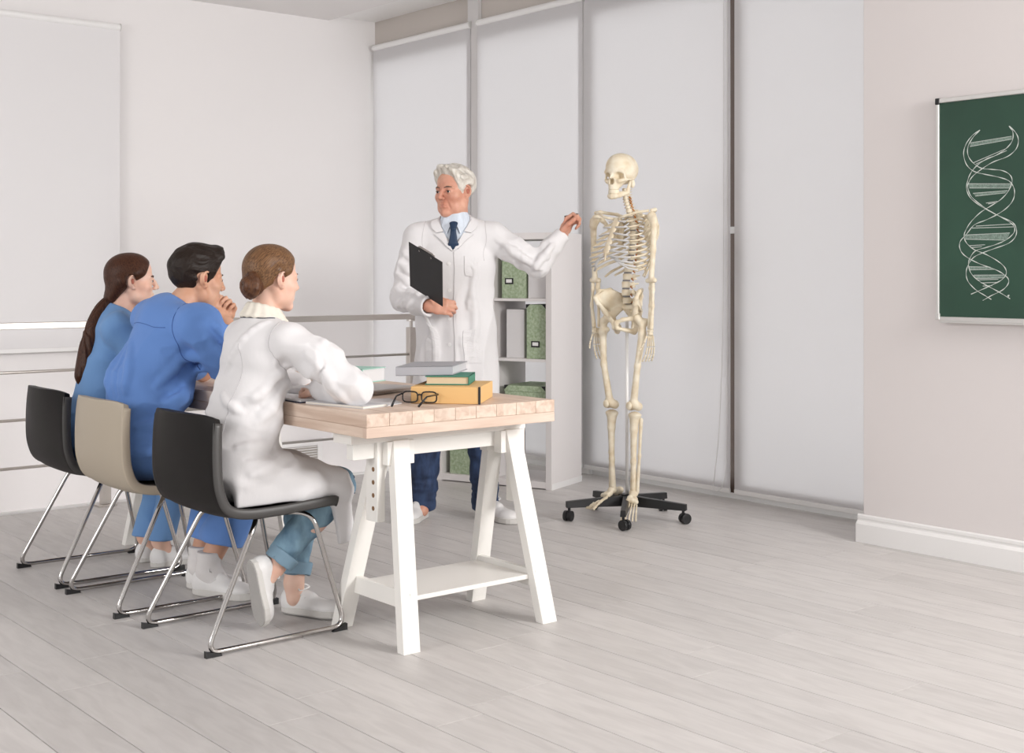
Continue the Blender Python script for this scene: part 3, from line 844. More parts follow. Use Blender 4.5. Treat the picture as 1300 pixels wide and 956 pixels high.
# stack near the right end: orange box file, green book, grey book
oa, ob = nrm((-0.67, 0.74, 0)), nrm((0.74, 0.67, 0)); oc = np.array((2.735, 3.492, TZ1))
t = thing('box_file', 'orange card box file at the bottom of the book stack', 'box file', tuple(oc + oa*0.12 + ob*0.14))
MB().obox(oc + oa*0.12 + ob*0.14 + (0, 0, 0.030), (oa, ob, (0, 0, 1)), (0.12, 0.14, 0.029)).build('body', M['orange'], t, bevel=0.002)
MB().obox(oc + oa*0.001 + ob*0.014 + (0, 0, 0.030), (oa, ob, (0, 0, 1)), (0.0018, 0.006, 0.0292)).build('edge_band', M['black_plastic'], t)
MB().obox(oc + oa*0.001 + ob*0.003 + (0, 0, 0.030), (oa, ob, (0, 0, 1)), (0.0035, 0.005, 0.0300)).build('edge_band', M['black_plastic'], t, bevel=0.001)
book('green clothbound book with cream pages, in the middle of the stack', (2.755, 3.575), (-0.72, 0.69), (0.69, 0.72), 0.155, 0.20, TZ1+0.060, 0.031, M['green_cover'], M['page'], spine='b')
book('grey hardcover book on top of the stack', (2.735, 3.645), (-0.88, 0.47), (0.75, 0.66), 0.20, 0.27, TZ1+0.0915, 0.032, M['grey_cover'], M['notebook'], spine='a')

# laptop, closed
lc = np.array((2.625, 3.975, TZ1)); la_, lb_ = nrm((0.93, 0.32, 0)), nrm((-0.32, 0.93, 0))
t = thing('laptop', 'closed silver laptop lying between the sleeve and the book stack', 'laptop', tuple(lc + la_*0.13 + lb_*0.17))
def rslab(c, a, b, la, lb, r, z0, z1, flare=0.0):
    P = []
    for sx, sy, a0 in ((1, 1, 0), (-1, 1, 90), (-1, -1, 180), (1, -1, 270)):
        for k in range(6):
            an = math.radians(a0 + 18*k)
            P.append((sx*(la/2-r) + r*math.cos(an), sy*(lb/2-r) + r*math.sin(an)))
    n = len(P); vs = []
    for z, s in ((z0, 1-flare), (z1, 1.0)):
        for p in P: vs.append(c + a*p[0]*s + b*p[1]*s + np.array((0, 0, z)))
    return MB().add(vs, [list(range(n))[::-1], list(range(n, 2*n))] + [[i, (i+1)%n, n+(i+1)%n, n+i] for i in range(n)])
ctr = lc + la_*0.13 + lb_*0.17
rslab(ctr, la_, lb_, 0.25, 0.33, 0.02, 0.002, 0.012, 0.04).build('base', M['silver'], t, bevel=0.001)
rslab(ctr, la_, lb_, 0.26, 0.34, 0.025, 0.0125, 0.021).build('lid', M['silver'], t, bevel=0.003)

# mint book with a white slipcase look
book('thick book with a mint cover lying behind the laptop', (2.90, 4.475), (0.92, 0.38), (-0.45, 0.89), 0.17, 0.24, TZ1, 0.058, M['teal_cover'], M['white_page'], spine='b')

# notebook and papers under the arm
def sheet(label, pts, z, th, m, name='notebook', cat='notebook', kids=None):
    c = np.mean(pts, 0)
    t = thing(name, label, cat, (c[0], c[1], z))
    return t, [np.array((*p, z)) for p in pts]
def quad_slab(P, th):
    lo = P; hi = [p + np.array((0, 0, th)) for p in P]
    n = len(P)
    A = sum(P[i][0]*P[(i+1)%n][1]-P[(i+1)%n][0]*P[i][1] for i in range(n))
    fs = [list(range(n))[::-1], list(range(n, 2*n))] + [[i, (i+1)%n, n+(i+1)%n, n+i] for i in range(n)]
    return MB().add(lo + hi, fs if A > 0 else [f[::-1] for f in fs])
t, P = sheet('grey notebook under the white sleeve at the table corner', [(2.345, 3.615), (2.455, 3.640), (2.405, 3.915), (2.29, 3.89)], TZ1, 0.008, None)
quad_slab(P, 0.0025).build('back_cover', M['notebook'], t)
quad_slab([p + (0, 0, 0.0025) for p in P], 0.005).build('pages', M['paper'], t)
quad_slab([p + (0, 0, 0.0075) for p in P], 0.0015).build('front_cover', M['notebook'], t)
t, P = sheet('loose white paper sheets beside the eyeglasses', [(2.47, 3.60), (2.60, 3.72), (2.50, 3.86), (2.40, 3.66)], TZ1, 0.001, None, 'paper_sheets', 'paper')
P = [np.array((2.463, 3.648, TZ1)), np.array((2.555, 3.695, TZ1)), np.array((2.61, 3.86, TZ1)), np.array((2.43, 3.92, TZ1))]
quad_slab([p + (0, 0, 0.0) for p in P], 0.0012).build('sheet', M['white_page'], t)
quad_slab([p*(1, 1, 1) + (0.008, 0.006, 0.0013) for p in P], 0.0008).build('sheet', M['white_page'], t)
t, P = sheet('navy folder with white papers in front of the woman in the white coat', [(2.285, 3.915), (2.50, 3.96), (2.45, 4.24), (2.285, 4.20)], TZ1, 0.004, None, 'folder', 'folder')
quad_slab(P, 0.004).build('cover', M['navy_cover'], t)
quad_slab([p*0.96 + np.mean(P, 0)*0.04 + (0, 0, 0.004) for p in P], 0.006).build('sheets', M['white_page'], t)

# eyeglasses, lying with folded-out temples
g = thing('eyeglasses', 'black framed eyeglasses on the table in front of the orange box', 'eyeglasses', (2.56, 3.60, TZ1))
ga, gb = nrm((0.60, -0.80, 0)), nrm((-0.80, -0.60, 0)); gc = np.array((2.590, 3.640, TZ1 + 0.024)); gu = np.array((0, 0, 1.0))
for s in (-1, 1):
    c = gc + ga*s*0.034; Q = []
    for k in range(20):
        an = 2*math.pi*k/20
        cx, cz = math.cos(an), math.sin(an)
        Q.append(c + ga*0.027*np.sign(cx)*abs(cx)**0.55 + gu*0.0185*np.sign(cz)*abs(cz)**0.6)
    MB().tube(Q, 0.0026, 6, closed=True).build('rim', M['black_frame'], g, smooth=True)
    MB().add([q + gb*0.0006 for q in Q] + [q - gb*0.0006 for q in Q], [list(range(20)), list(range(20, 40))[::-1]] + [[i, 20+i, 20+(i+1)%20, (i+1)%20] for i in range(20)]).build('lens', M['lens'], g)
    h = gc + ga*s*0.066 + gu*0.010
    tip = h + gb*(0.13 if s < 0 else 0.125) - ga*s*(0.01 if s < 0 else 0.03)
    MB().tube([gc + ga*s*0.061 + gu*0.011, h, h + gb*0.09 - ga*s*0.012 + gu*0.0, tip + (0, 0, -0.030)], [0.003, 0.0035, 0.003, 0.0042], 6).build('temple', M['black_frame'], g, smooth=True)
MB().tube([gc - ga*0.008 + gu*0.006, gc + gu*0.009, gc + ga*0.008 + gu*0.006], 0.0026, 6).build('bridge', M['black_frame'], g, smooth=True)

# ------------------------------------------------------------------ anatomical skeleton on a wheeled stand
M['bone'] = mat('ivory_bone', (0.80, 0.70, 0.52), 0.5, bump=(90, 0.08), vary=(22, 0.1, (1, 1, 1), (0.70, 0.58, 0.40), (0.86, 0.79, 0.64)))
M['cartilage'] = mat('pale_cartilage', (0.64, 0.63, 0.62), 0.5)
M['disc'] = mat('grey_disc', (0.22, 0.21, 0.21), 0.6)
M['nerve'] = mat('orange_nerve', (0.50, 0.20, 0.05), 0.6)
M['tooth'] = mat('tooth', (0.80, 0.72, 0.56), 0.35)
SO = np.array((4.60, 4.70, 0.0)); SF = nrm((-0.995, -0.08, 0)); SL = np.array((-SF[1], SF[0], 0))
def sw_(x, y, z): return SO + SF*x + SL*y + np.array((0, 0, z))
sk = thing('skeleton_model', 'ivory anatomical skeleton model hanging on a pole over its wheeled stand', 'skeleton', tuple(sw_(-0.03, 0, 0)))

def bone(name, fn, h=0.003, m=None, parent=None, o=None, f=None, u=(0, 0, 1), sc=1.0):
    S = Sdf(); S.frame(SO if o is None else o, SF if f is None else f, u, sc); fn(S)
    return S.build(name, m or M['bone'], parent or sk, h, 1)

# skull
HO = sw_(0.015, 0, 1.722); HF = nrm((-0.99, -0.20, 0.0))
def skull(S):
    S.ell((-0.014,0,0.045), (0.094,0.072,0.078)).ell((0.02,0,0.055), (0.066,0.062,0.062), 0.02)
    S.ell((0.045,0,-0.012), (0.042,0.040,0.045), 0.02)
    for s in (-1, 1):
        S.cap((0.070,s*0.012,0.030), (0.060,s*0.050,0.028), 0.011, 0.010, 0.012)
        S.cap((0.070,s*0.034,-0.020), (0.045,s*0.058,-0.014), 0.012, 0.009, 0.01)
        S.cap((0.045,s*0.060,-0.014), (-0.01,s*0.068,-0.008), 0.0055, 0.005, 0.006)
        S.cap((0.052,s*0.056,0.025), (0.050,s*0.058,-0.012), 0.006, 0.006, 0.006)
        S.ell((-0.025,s*0.052,-0.030), (0.015,0.012,0.022), 0.012)
    S.ell((0.066,0,-0.045), (0.026,0.026,0.024), 0.015).ell((0.066,0,-0.060), (0.024,0.026,0.010), 0.008)
    for s in (-1, 1):
        S.ell((0.078,s*0.032,0.006), (0.044,0.0195,0.0175), 0.004, 's')
        S.ell((0.022,s*0.058,-0.048), (0.034,0.017,0.032), 0.006, 's')
        S.ell((0.044,s*0.082,0.026), (0.026,0.022,0.024), 0.012, 's')
        S.ell((0.092,s*0.006,-0.022), (0.036,0.0075,0.016), 0.003, 's')
    S.cap((0.080,0,0.018), (0.094,0,-0.004), 0.0065, 0.005, 0.006)
    S.cut((0,0,-0.066), (0,0,-1), 0.004)
bone('skull', skull, 0.0025, None, None, HO, HF)
def jaw(S):
    for s in (-1, 1):
        S.chain([(0.080,0,-0.098), (0.076,s*0.014,-0.097), (0.058,s*0.030,-0.092), (0.015,s*0.048,-0.078), (0.000,s*0.054,-0.022)], [0.010,0.011,0.010,0.010,0.007], 0.008)
        S.chain([(0.079,0,-0.085), (0.074,s*0.014,-0.084), (0.055,s*0.027,-0.080), (0.025,s*0.040,-0.073)], [0.007,0.007,0.007,0.006], 0.006)
    S.ball((0.084,0,-0.100), 0.010, 0.008)
bone('mandible', jaw, 0.0025, None, None, HO, HF)
tm = MB(); SX = Sdf().frame(HO, HF)
for row, z, h in ((0, -0.069, 0.0048), (1, -0.0765, 0.0042)):
    for i in range(-6, 7):
        a = i*0.205 + (0.1 if row else 0)
        c = SX.W((0.054 + 0.034*math.cos(a), 0.028*math.sin(a), z))
        d = SX.M @ np.array((math.cos(a), math.sin(a), 0)); e = SX.M @ np.array((-math.sin(a), math.cos(a), 0))
        tm.obox(c, (d, e, (0, 0, 1)), (0.003, 0.0034, h))
tag(tm.build('teeth', M['tooth'], sk, bevel=0.001), kind='stuff')

# spine
SP = [(-0.048,1.075), (-0.030,1.105), (-0.022,1.145), (-0.022,1.185), (-0.030,1.225), (-0.042,1.264), (-0.052,1.292), (-0.060,1.319), (-0.066,1.346), (-0.071,1.372),
      (-0.074,1.398), (-0.076,1.424), (-0.076,1.449), (-0.074,1.473), (-0.069,1.496), (-0.062,1.518), (-0.054,1.539), (-0.046,1.559), (-0.037,1.577), (-0.029,1.593), (-0.022,1.608), (-0.017,1.622), (-0.014,1.636), (-0.012,1.650), (-0.012,1.664)]
VZ = [(a, z) for a, z in SP[1:]]
def vert(S):
    S.cap((0,0,-0.010), (0,0,0.010), 0.0165, 0.0165, 0.003)
    for s in (-1, 1):
        S.cap((-0.010,s*0.009,0.002), (-0.028,s*0.012,0.0), 0.0055, 0.006, 0.006)
        S.cap((-0.026,s*0.012,0.0), (-0.034,s*0.034,0.004), 0.0055, 0.004, 0.005)
        S.cap((-0.028,s*0.013,-0.012), (-0.028,s*0.013,0.014), 0.0055, 0.005, 0.005)
    S.cap((-0.030,0,0.0), (-0.060,0,-0.014), 0.0055, 0.0045, 0.006)
    S.cut((0,0,0.0125), (0,0,1), 0.002).cut((0,0,-0.0125), (0,0,-1), 0.002)
S = Sdf(); vert(S); VV, VF = S.mesh(0.003, 1)
rot = np.stack([SF, SL, (0, 0, 1)], 1)
vme = np_mesh('vertebra', VV @ rot.T.astype(np.float32), VF)
vme.materials.append(M['bone'])
for i, (x, z) in enumerate(VZ):
    o = bpy.data.objects.new('vertebra', vme); COL.objects.link(o); o.parent = sk
    o.location = tuple(sw_(x, 0, z) - OFF[sk.name])
    k = 1.28 if i < 5 else (0.95 if i < 17 else 0.72)
    zz = {True: 1.28, False: 0.88}[i < 5] if i < 17 else 0.62
    o.scale = (k, k, zz)
    nx, nz = VZ[i-1] if i else SP[0]
    r = 0.0185 if i < 5 else (0.0145 if i < 17 else 0.0105)
    if i < 17:
        c = sw_((x+nx)/2, 0, (z+nz)/2)
        MB().cyl(c - (0, 0, 0.0035), c + np.array((0, 0, 0.0035)), r*1.04, 14).build('disc', M['disc'], sk)
nm = MB()
for x, z in VZ[:-2]:
    for s in (-1, 1):
        nm.ball(sw_(x-0.020, s*0.014, z-0.010), (0.006, 0.006, 0.005), 6, 4)
        nm.tube([sw_(x-0.018, s*0.012, z-0.010), sw_(x-0.018, s*0.028, z-0.020)], 0.0028, 5)
tag(nm.build('nerve_roots', M['nerve'], sk, smooth=True), kind='stuff')

def sacrum(S):
    S.ecap((-0.050,0,1.068), (-0.085,0,1.005), (0.020,0.048), (0.010,0.018), (1,0,0.5), 0.01)
    S.ecap((-0.085,0,1.005), (-0.070,0,0.965), (0.008,0.014), (0.005,0.006), (1,0,0.3), 0.01)
    for s in (-1, 1):
        for k in range(3): S.ball((-0.038-0.012*k, s*(0.019-0.003*k), 1.055-0.018*k), 0.005, 0.003, 's')
bone('sacrum', sacrum)

# ribs, cartilage, breastbone
wid = [0.058,0.092,0.116,0.132,0.143,0.150,0.153,0.153,0.148,0.138,0.118,0.090]
fx = [0.052,0.070,0.085,0.099,0.112,0.122,0.130,0.132,0.128,0.116,0.08,0.045]
zf = [1.503,1.472,1.442,1.412,1.382,1.354,1.328,1.300,1.280,1.262,1.19,1.19]
for i in range(12):
    xb, z0 = VZ[16-i]; xb -= 0.022
    for s in (-1, 1):
        P = []
        for t in np.linspace(0, 1, 25):
            th = math.pi*t
            x = xb - 0.028*math.sin(min(1, t*3.2)*math.pi) + (fx[i]-xb)*(1-math.cos(th))/2
            y = 0.014 + wid[i]*math.sin(th)**0.72 if 0 < t < 1 else 0.014
            z = z0 + (zf[i]-z0)*t - 0.022*math.sin(th) - (0.030*math.sin(th)*t if i > 1 else 0)
            P.append(sw_(x, s*y, z))
        end = [19,19,19,19,19,19,18,17,16,15,11,8][i]
        R = [0.0062 + 0.0020*math.sin(math.pi*min(1, k/end)) for k in range(end+1)]
        MB().tube(P[:end+1], R, 8, flat=0.55, up0=np.cross(P[1]-P[0], (0,0,1))).build('rib', M['bone'], sk, smooth=True)
        if i < 7: Q = P[end:]
        elif i < 10:
            j = P[end]; e = sw_(0.128 - 0.004*(i-7), s*(0.030 + 0.022*(i-7)), 1.322 - 0.014*(i-7))
            Q = [j, (j+e)/2 + np.array((0, 0, -0.008)), e]
        else: Q = None
        if Q is not None:
            MB().tube(Q, [0.0068]*len(Q), 8, flat=0.7).build('rib_cartilage', M['cartilage'], sk, smooth=True)
def sternum(S):
    S.ecap((0.044,0,1.517), (0.074,0,1.460), (0.007,0.028), (0.007,0.016), (1,0,0.4), 0.006)
    S.ecap((0.074,0,1.460), (0.130,0,1.345), (0.007,0.015), (0.007,0.020), (1,0,0.4), 0.006)
    S.cap((0.130,0,1.345), (0.137,0,1.305), 0.006, 0.004, 0.006)
bone('breastbone', sternum, 0.0025)

def limb(name, pts, rad, extra=None, h=0.003, parent=None):
    def fn(S):
        S.chain(pts, rad, 0.012)
        if extra: extra(S)
    return bone(name, fn, h, None, parent)
for s in (-1, 1):
    side = 'x'
    P = spline([(0.050,s*0.018,1.515), (0.070,s*0.060,1.524), (0.042,s*0.115,1.542), (0.004,s*0.172,1.552)], 6)
    MB().tube([sw_(*p) for p in P], [0.0085 if k in (0, len(P)-1) else 0.0068 for k in range(len(P))], 8).build('clavicle', M['bone'], sk, smooth=True)
    def scap(S):
        a = (-0.072, s*0.125, 1.435)
        S.ell((-0.098,s*0.105,1.460), (0.0075,0.042,0.075), 0.006, ax=((0.93,s*0.36,0), (-s*0.36,0.93,0)))
        S.chain([(-0.110,s*0.065,1.525), (-0.092,s*0.120,1.545), (-0.032,s*0.182,1.557), (0.0,s*0.186,1.553)], [0.005,0.008,0.009,0.009], 0.008)
        S.chain([(-0.110,s*0.080,1.370), (-0.080,s*0.128,1.435), (-0.032,s*0.158,1.508)], [0.006,0.006,0.012], 0.010)
        S.ball((-0.018,s*0.160,1.517), 0.015, 0.01).cap((-0.02,s*0.152,1.525), (0.022,s*0.148,1.528), 0.007, 0.006, 0.008)
    bone('scapula', scap)
    limb('humerus', [(-0.004,s*0.184,1.523), (0.0,s*0.202,1.49), (0.002,s*0.198,1.36), (0.004,s*0.188,1.225)], [0.024,0.018,0.0138,0.0140],
         lambda S: S.ball((0.004,s*0.206,1.513), 0.013, 0.012).cap((0.004,s*0.164,1.205), (0.004,s*0.208,1.207), 0.0115, 0.0125, 0.014))
    limb('ulna', [(-0.012,s*0.176,1.207), (-0.006,s*0.178,1.170), (-0.008,s*0.172,1.08), (0.0,s*0.166,0.972)], [0.0125,0.0105,0.0078,0.0072])
    limb('radius', [(0.006,s*0.200,1.186), (0.006,s*0.200,1.160), (0.012,s*0.203,1.08), (0.008,s*0.190,0.972)], [0.010,0.0078,0.0078,0.0115])
    hp = np.array((0.006, s*0.180, 0.955))
    def carp(S):
        for k, (dx, dy, dz) in enumerate(((-0.008,-0.010,0),(0.006,-0.004,0.002),(0.008,0.009,0),(-0.008,0.006,0.002),(-0.008,-0.010,-0.014),(0.004,-0.004,-0.014),(0.010,0.008,-0.013),(-0.004,0.008,-0.014))):
            S.ball(hp + (dx, dy*s, dz), 0.0085, 0.003)
    bone('wrist_bones', carp, 0.0025)
    for k in range(5):
        dx = (k-2)*0.014; out = 0.012 - 0.004*abs(k-2)
        spread = (k-2)*0.10; thumb = k == 4
        b = hp + np.array((dx*0.8, 0, -0.020)); d = np.array((math.sin(spread) + (0.35 if thumb else 0), s*(-0.06 if s < 0 else -0.02), -1.0)); d /= np.linalg.norm(d)
        segs = (0.042, 0.026, 0.022) if thumb else (0.058, 0.038, 0.024, 0.017)
        bend = np.array((0.02, -s*0.22, 0)); m = MB(); p = b
        for L in segs:
            q = p + d*L
            pts = [p + d*0.002, p + d*L*0.12, p + d*L*0.5, p + d*L*0.88, q - d*0.001]
            m.tube([sw_(*x) for x in pts], [0.0030, 0.0054, 0.0034, 0.0050, 0.0028], 7)
            p = q; d = nrm(d + bend*0.9)
        m.build('finger_bones', M['bone'], sk, smooth=True)

    def hip(S):
        S.ell((-0.004,s*0.094,1.105), (0.066,0.0085,0.058), 0.008, ax=((0.80,s*0.58,0.10), (-s*0.58,0.80,s*0.35)))
        S.chain([(-0.080,s*0.046,1.085), (-0.066,s*0.064,1.128), (-0.020,s*0.104,1.158), (0.028,s*0.132,1.152), (0.058,s*0.136,1.118), (0.056,s*0.124,1.088)], [0.010,0.009,0.008,0.009,0.009,0.008], 0.012)
        S.chain([(-0.066,s*0.048,1.075), (-0.030,s*0.075,1.045), (0.0,s*0.088,1.020)], [0.013,0.015,0.024], 0.018)
        S.chain([(0.052,s*0.120,1.095), (0.020,s*0.098,1.040)], [0.008,0.016], 0.016)
        S.chain([(0.012,s*0.080,1.018), (0.050,s*0.040,1.010), (0.062,s*0.010,0.995), (0.060,s*0.009,0.970)], [0.014,0.009,0.011,0.010], 0.010)
        S.chain([(-0.010,s*0.080,1.005), (-0.036,s*0.064,0.968), (-0.020,s*0.056,0.948), (0.056,s*0.012,0.966)], [0.018,0.015,0.013,0.008], 0.010)
        S.ball((0.010,s*0.112,1.018), 0.024, 0.006, 's')
    bone('hip_bone', hip)
    limb('femur', [(0.006,s*0.100,1.018), (0.002,s*0.130,0.990), (0.006,s*0.131,0.94), (0.020,s*0.112,0.78), (0.012,s*0.082,0.61)], [0.023,0.017,0.019,0.0155,0.0185],
         lambda S: S.ball((-0.010,s*0.142,1.002), 0.016, 0.016).ball((-0.012,s*0.116,0.955), 0.012, 0.012).ball((0.0,s*0.056,0.577), 0.0225, 0.02).ball((0.0,s*0.100,0.577), 0.022, 0.02).ell((0.016,s*0.078,0.585), (0.02,0.028,0.02), 0.015))
    bone('patella', lambda S: S.ell((0.044,s*0.076,0.582), (0.010,0.018,0.021)))
    limb('tibia', [(0.0,s*0.075,0.520), (0.004,s*0.075,0.46), (0.004,s*0.072,0.30), (0.0,s*0.068,0.165)], [0.026,0.0185,0.0135,0.0160],
         lambda S: S.ell((-0.002,s*0.077,0.533), (0.025,0.038,0.015), 0.015).ball((0.0,s*0.055,0.150), 0.009, 0.010))
    limb('fibula', [(-0.020,s*0.102,0.510), (-0.012,s*0.098,0.33), (-0.006,s*0.088,0.150)], [0.010,0.007,0.010])
    ank = sw_(0.0, s*0.070, 0.142); fd = nrm(SF*0.93 + SL*(0.10*s if s < 0 else 0.55) - np.array((0, 0, 0.52)))
    if s < 0: fd = nrm(SF*0.93 - SL*0.02 - np.array((0, 0, 0.20)))
    def tars(S):
        S.ell((0.0,0,0.0), (0.026,0.020,0.017), 0.008).ell((-0.034,0,-0.016), (0.030,0.016,0.018), 0.012)
        for a, b, c in ((0.030,0.012,-0.004),(0.030,-0.010,-0.010),(0.046,0.014,-0.006),(0.046,0.0,-0.006),(0.046,-0.015,-0.012)): S.ball((a, b*s*-1, c), 0.012, 0.005)
    bone('ankle_bones', tars, 0.003, None, None, ank, fd, sc=1.18)
    FS = Sdf().frame(ank, fd, s=1.18)
    for k in range(5):
        y0 = (-s)*(0.019 - k*0.0098); m = MB(); p = np.array((0.056, y0, -0.010 - 0.002*k)); d = nrm((1, (y0)*9*0.55, -0.10))
        for L in ((0.060, 0.028, 0.020) if k == 0 else (0.062 - 0.003*k, 0.022, 0.012, 0.010)):
            q = p + d*L; w = 1.5 if k == 0 else 1.0
            pts = [p, p + d*L*0.12, p + d*L*0.5, p + d*L*0.88, q]
            m.tube([FS.W(x) for x in pts], [0.003*w, 0.0056*w, 0.0034*w, 0.0052*w, 0.003*w], 7); p = q; d = nrm(d + np.array((0, 0, -0.16)))
        m.build('toe_bones', M['bone'], sk, smooth=True)

# stand
BC = sw_(-0.03, 0, 0)
MB().cyl(BC + (0, 0, 0.10), BC + np.array((0, 0, 1.02)), 0.0085, 14).build('pole', M['white_plastic'], sk, smooth=True)
MB().cyl(BC + (0, 0, 0.070), BC + np.array((0, 0, 0.128)), 0.030, 18).build('hub', M['black_plastic'], sk, bevel=0.003)
for k in range(5):
    an = math.radians(150 + 72*k); d = np.array((math.cos(an), math.sin(an), 0)); e = np.array((-d[1], d[0], 0))
    a = BC + d*0.015; b = BC + d*0.315; vs = []
    for P, w, z0, z1 in ((a, 0.022, 0.068, 0.122), (b, 0.015, 0.066, 0.098)):
        vs += [P - e*w + (0, 0, z0), P + e*w + (0, 0, z0), P + e*w*0.8 + (0, 0, z1), P - e*w*0.8 + (0, 0, z1)]
    l = MB().add(vs, [[0,1,2,3],[7,6,5,4],[0,4,5,1],[1,5,6,2],[2,6,7,3],[3,7,4,0]]).build('stand_leg', M['black_plastic'], sk, bevel=0.003)
    cpos = BC + d*0.298; rd = nrm((math.cos(an+0.9), math.sin(an+0.9), 0)); sd_ = np.array((-rd[1], rd[0], 0))
    cm = MB().cyl(cpos + (0, 0, 0.050), cpos + np.array((0, 0, 0.070)), 0.007, 10)
    wc = cpos + rd*0.010 + np.array((0, 0, 0.0265))
    for q in (-1, 1): cm.cyl(wc + sd_*0.004*q, wc + sd_*0.021*q, 0.0262, 18)
    cm.cyl(wc - sd_*0.006, wc + sd_*0.006, 0.020, 14)
    cm.build('caster', M['black_plastic'], l, bevel=0.002)

# ------------------------------------------------------------------ people
M['skin_old'] = mat('skin_ruddy', (0.64, 0.315, 0.215), 0.5, sss=0.12, vary=(14, 0.1, (1, 1, 1), (0.56, 0.24, 0.16), (0.70, 0.39, 0.28)), bump=(160, 0.06))
M['skin_fair'] = mat('skin_fair', (0.76, 0.49, 0.38), 0.5, sss=0.12, vary=(12, 0.08, (1, 1, 1), (0.74, 0.43, 0.32), (0.80, 0.55, 0.44)))
M['skin_tan'] = mat('skin_tan', (0.62, 0.34, 0.22), 0.5, sss=0.12, vary=(12, 0.1, (1, 1, 1), (0.56, 0.28, 0.17), (0.68, 0.40, 0.28)))
M['ear_shade_red'] = mat('ear_painted_shade', (0.42, 0.13, 0.085), 0.6)  # reddish skin, darkened to paint the shade inside the ear
M['lip'] = mat('lip', (0.52, 0.20, 0.16), 0.45)
M['eye_white'] = mat('eye_white', (0.75, 0.72, 0.70), 0.2)
M['iris'] = mat('iris', (0.03, 0.022, 0.018), 0.1)
M['hair_white'] = mat('hair_white', (0.70, 0.665, 0.60), 0.5, bump=(45, 0.9, (1, 3, 0.5), 0.012), vary=(40, 0.2, (1, 3, 0.5), (0.55, 0.50, 0.43), (0.80, 0.77, 0.71)))
M['hair_black'] = mat('hair_dark', (0.016, 0.009, 0.006), 0.45, bump=(130, 0.6, (0.35, 2, 1.4), 0.004), spec=0.25, rot=(0, 0.6, 0))
M['hair_brown'] = mat('hair_brown', (0.060, 0.024, 0.013), 0.4, bump=(150, 0.5, (2, 2, 0.16), 0.003), vary=(140, 0.3, (2, 2, 0.12), (0.028, 0.010, 0.005), (0.085, 0.032, 0.016)), spec=0.22, rot=(0, 0.35, 0))
M['hair_blond'] = mat('hair_light_brown', (0.15, 0.07, 0.028), 0.4, bump=(150, 0.5, (0.14, 2, 2), 0.003), vary=(140, 0.3, (0.10, 2, 2), (0.065, 0.028, 0.012), (0.235, 0.12, 0.052)), spec=0.35, rot=(0, 0.75, 0))
M['hair_bun'] = mat('hair_bun', (0.09, 0.037, 0.016), 0.42, bump=(90, 0.5, (1, 1, 1), 0.004), vary=(50, 0.3, (1, 1, 1), (0.045, 0.016, 0.008), (0.13, 0.055, 0.024)), spec=0.3)
M['coat'] = mat('white_cotton', (0.755, 0.740, 0.745), 0.8, bump=(16, 0.25, (1, 1, 0.45), 0.01), sheen=0.1, spec=0.2)
M['coat_collar'] = mat('cream_shirt', (0.80, 0.75, 0.66), 0.8, spec=0.2)
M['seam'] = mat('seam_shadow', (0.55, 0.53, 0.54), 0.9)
M['dark_trim'] = mat('dark_trim', (0.05, 0.05, 0.06), 0.8)
M['scrub'] = mat('blue_scrubs', (0.135, 0.265, 0.60), 0.85, bump=(18, 0.3, (1, 1, 0.5), 0.01), sheen=0.1, spec=0.2)
M['scrub_light'] = mat('light_blue_scrubs', (0.165, 0.315, 0.58), 0.85, bump=(18, 0.3, (1, 1, 0.5), 0.01), sheen=0.1, spec=0.2)
M['scrub_seam'] = mat('scrub_seam', (0.06, 0.13, 0.38), 0.9)
M['denim_dark'] = mat('dark_denim', (0.022, 0.040, 0.095), 0.8, bump=(25, 0.4, (1, 1, 0.6), 0.01), vary=(30, 0.3, (1, 1, 0.4), (0.012, 0.022, 0.055), (0.035, 0.065, 0.15)))
M['denim_light'] = mat('light_denim', (0.16, 0.27, 0.36), 0.8, bump=(25, 0.3, (1, 1, 0.6), 0.01), vary=(22, 0.3, (1, 1, 0.5), (0.09, 0.17, 0.25), (0.24, 0.38, 0.48)))
M['denim_cuff'] = mat('denim_cuff', (0.20, 0.31, 0.40), 0.8, bump=(40, 0.3))
M['shirt'] = mat('pale_blue_shirt', (0.66, 0.72, 0.80), 0.75, vary=(60, 0.1, (1, 1, 0.05)))
M['tie'] = mat('navy_tie', (0.008, 0.030, 0.075), 0.55)
M['shoe'] = mat('white_leather_shoe', (0.80, 0.785, 0.775), 0.45, bump=(60, 0.04))
M['sole'] = mat('rubber_sole', (0.66, 0.64, 0.61), 0.7, bump=(120, 0.35))
M['outsole'] = mat('grey_outsole', (0.40, 0.385, 0.37), 0.8, bump=(90, 0.6))
M['sock'] = mat('white_sock', (0.74, 0.71, 0.70), 0.9, bump=(150, 0.3))
M['lace'] = mat('white_lace', (0.80, 0.79, 0.78), 0.8)

def person(label, loc): return thing('person', label, 'person', loc)

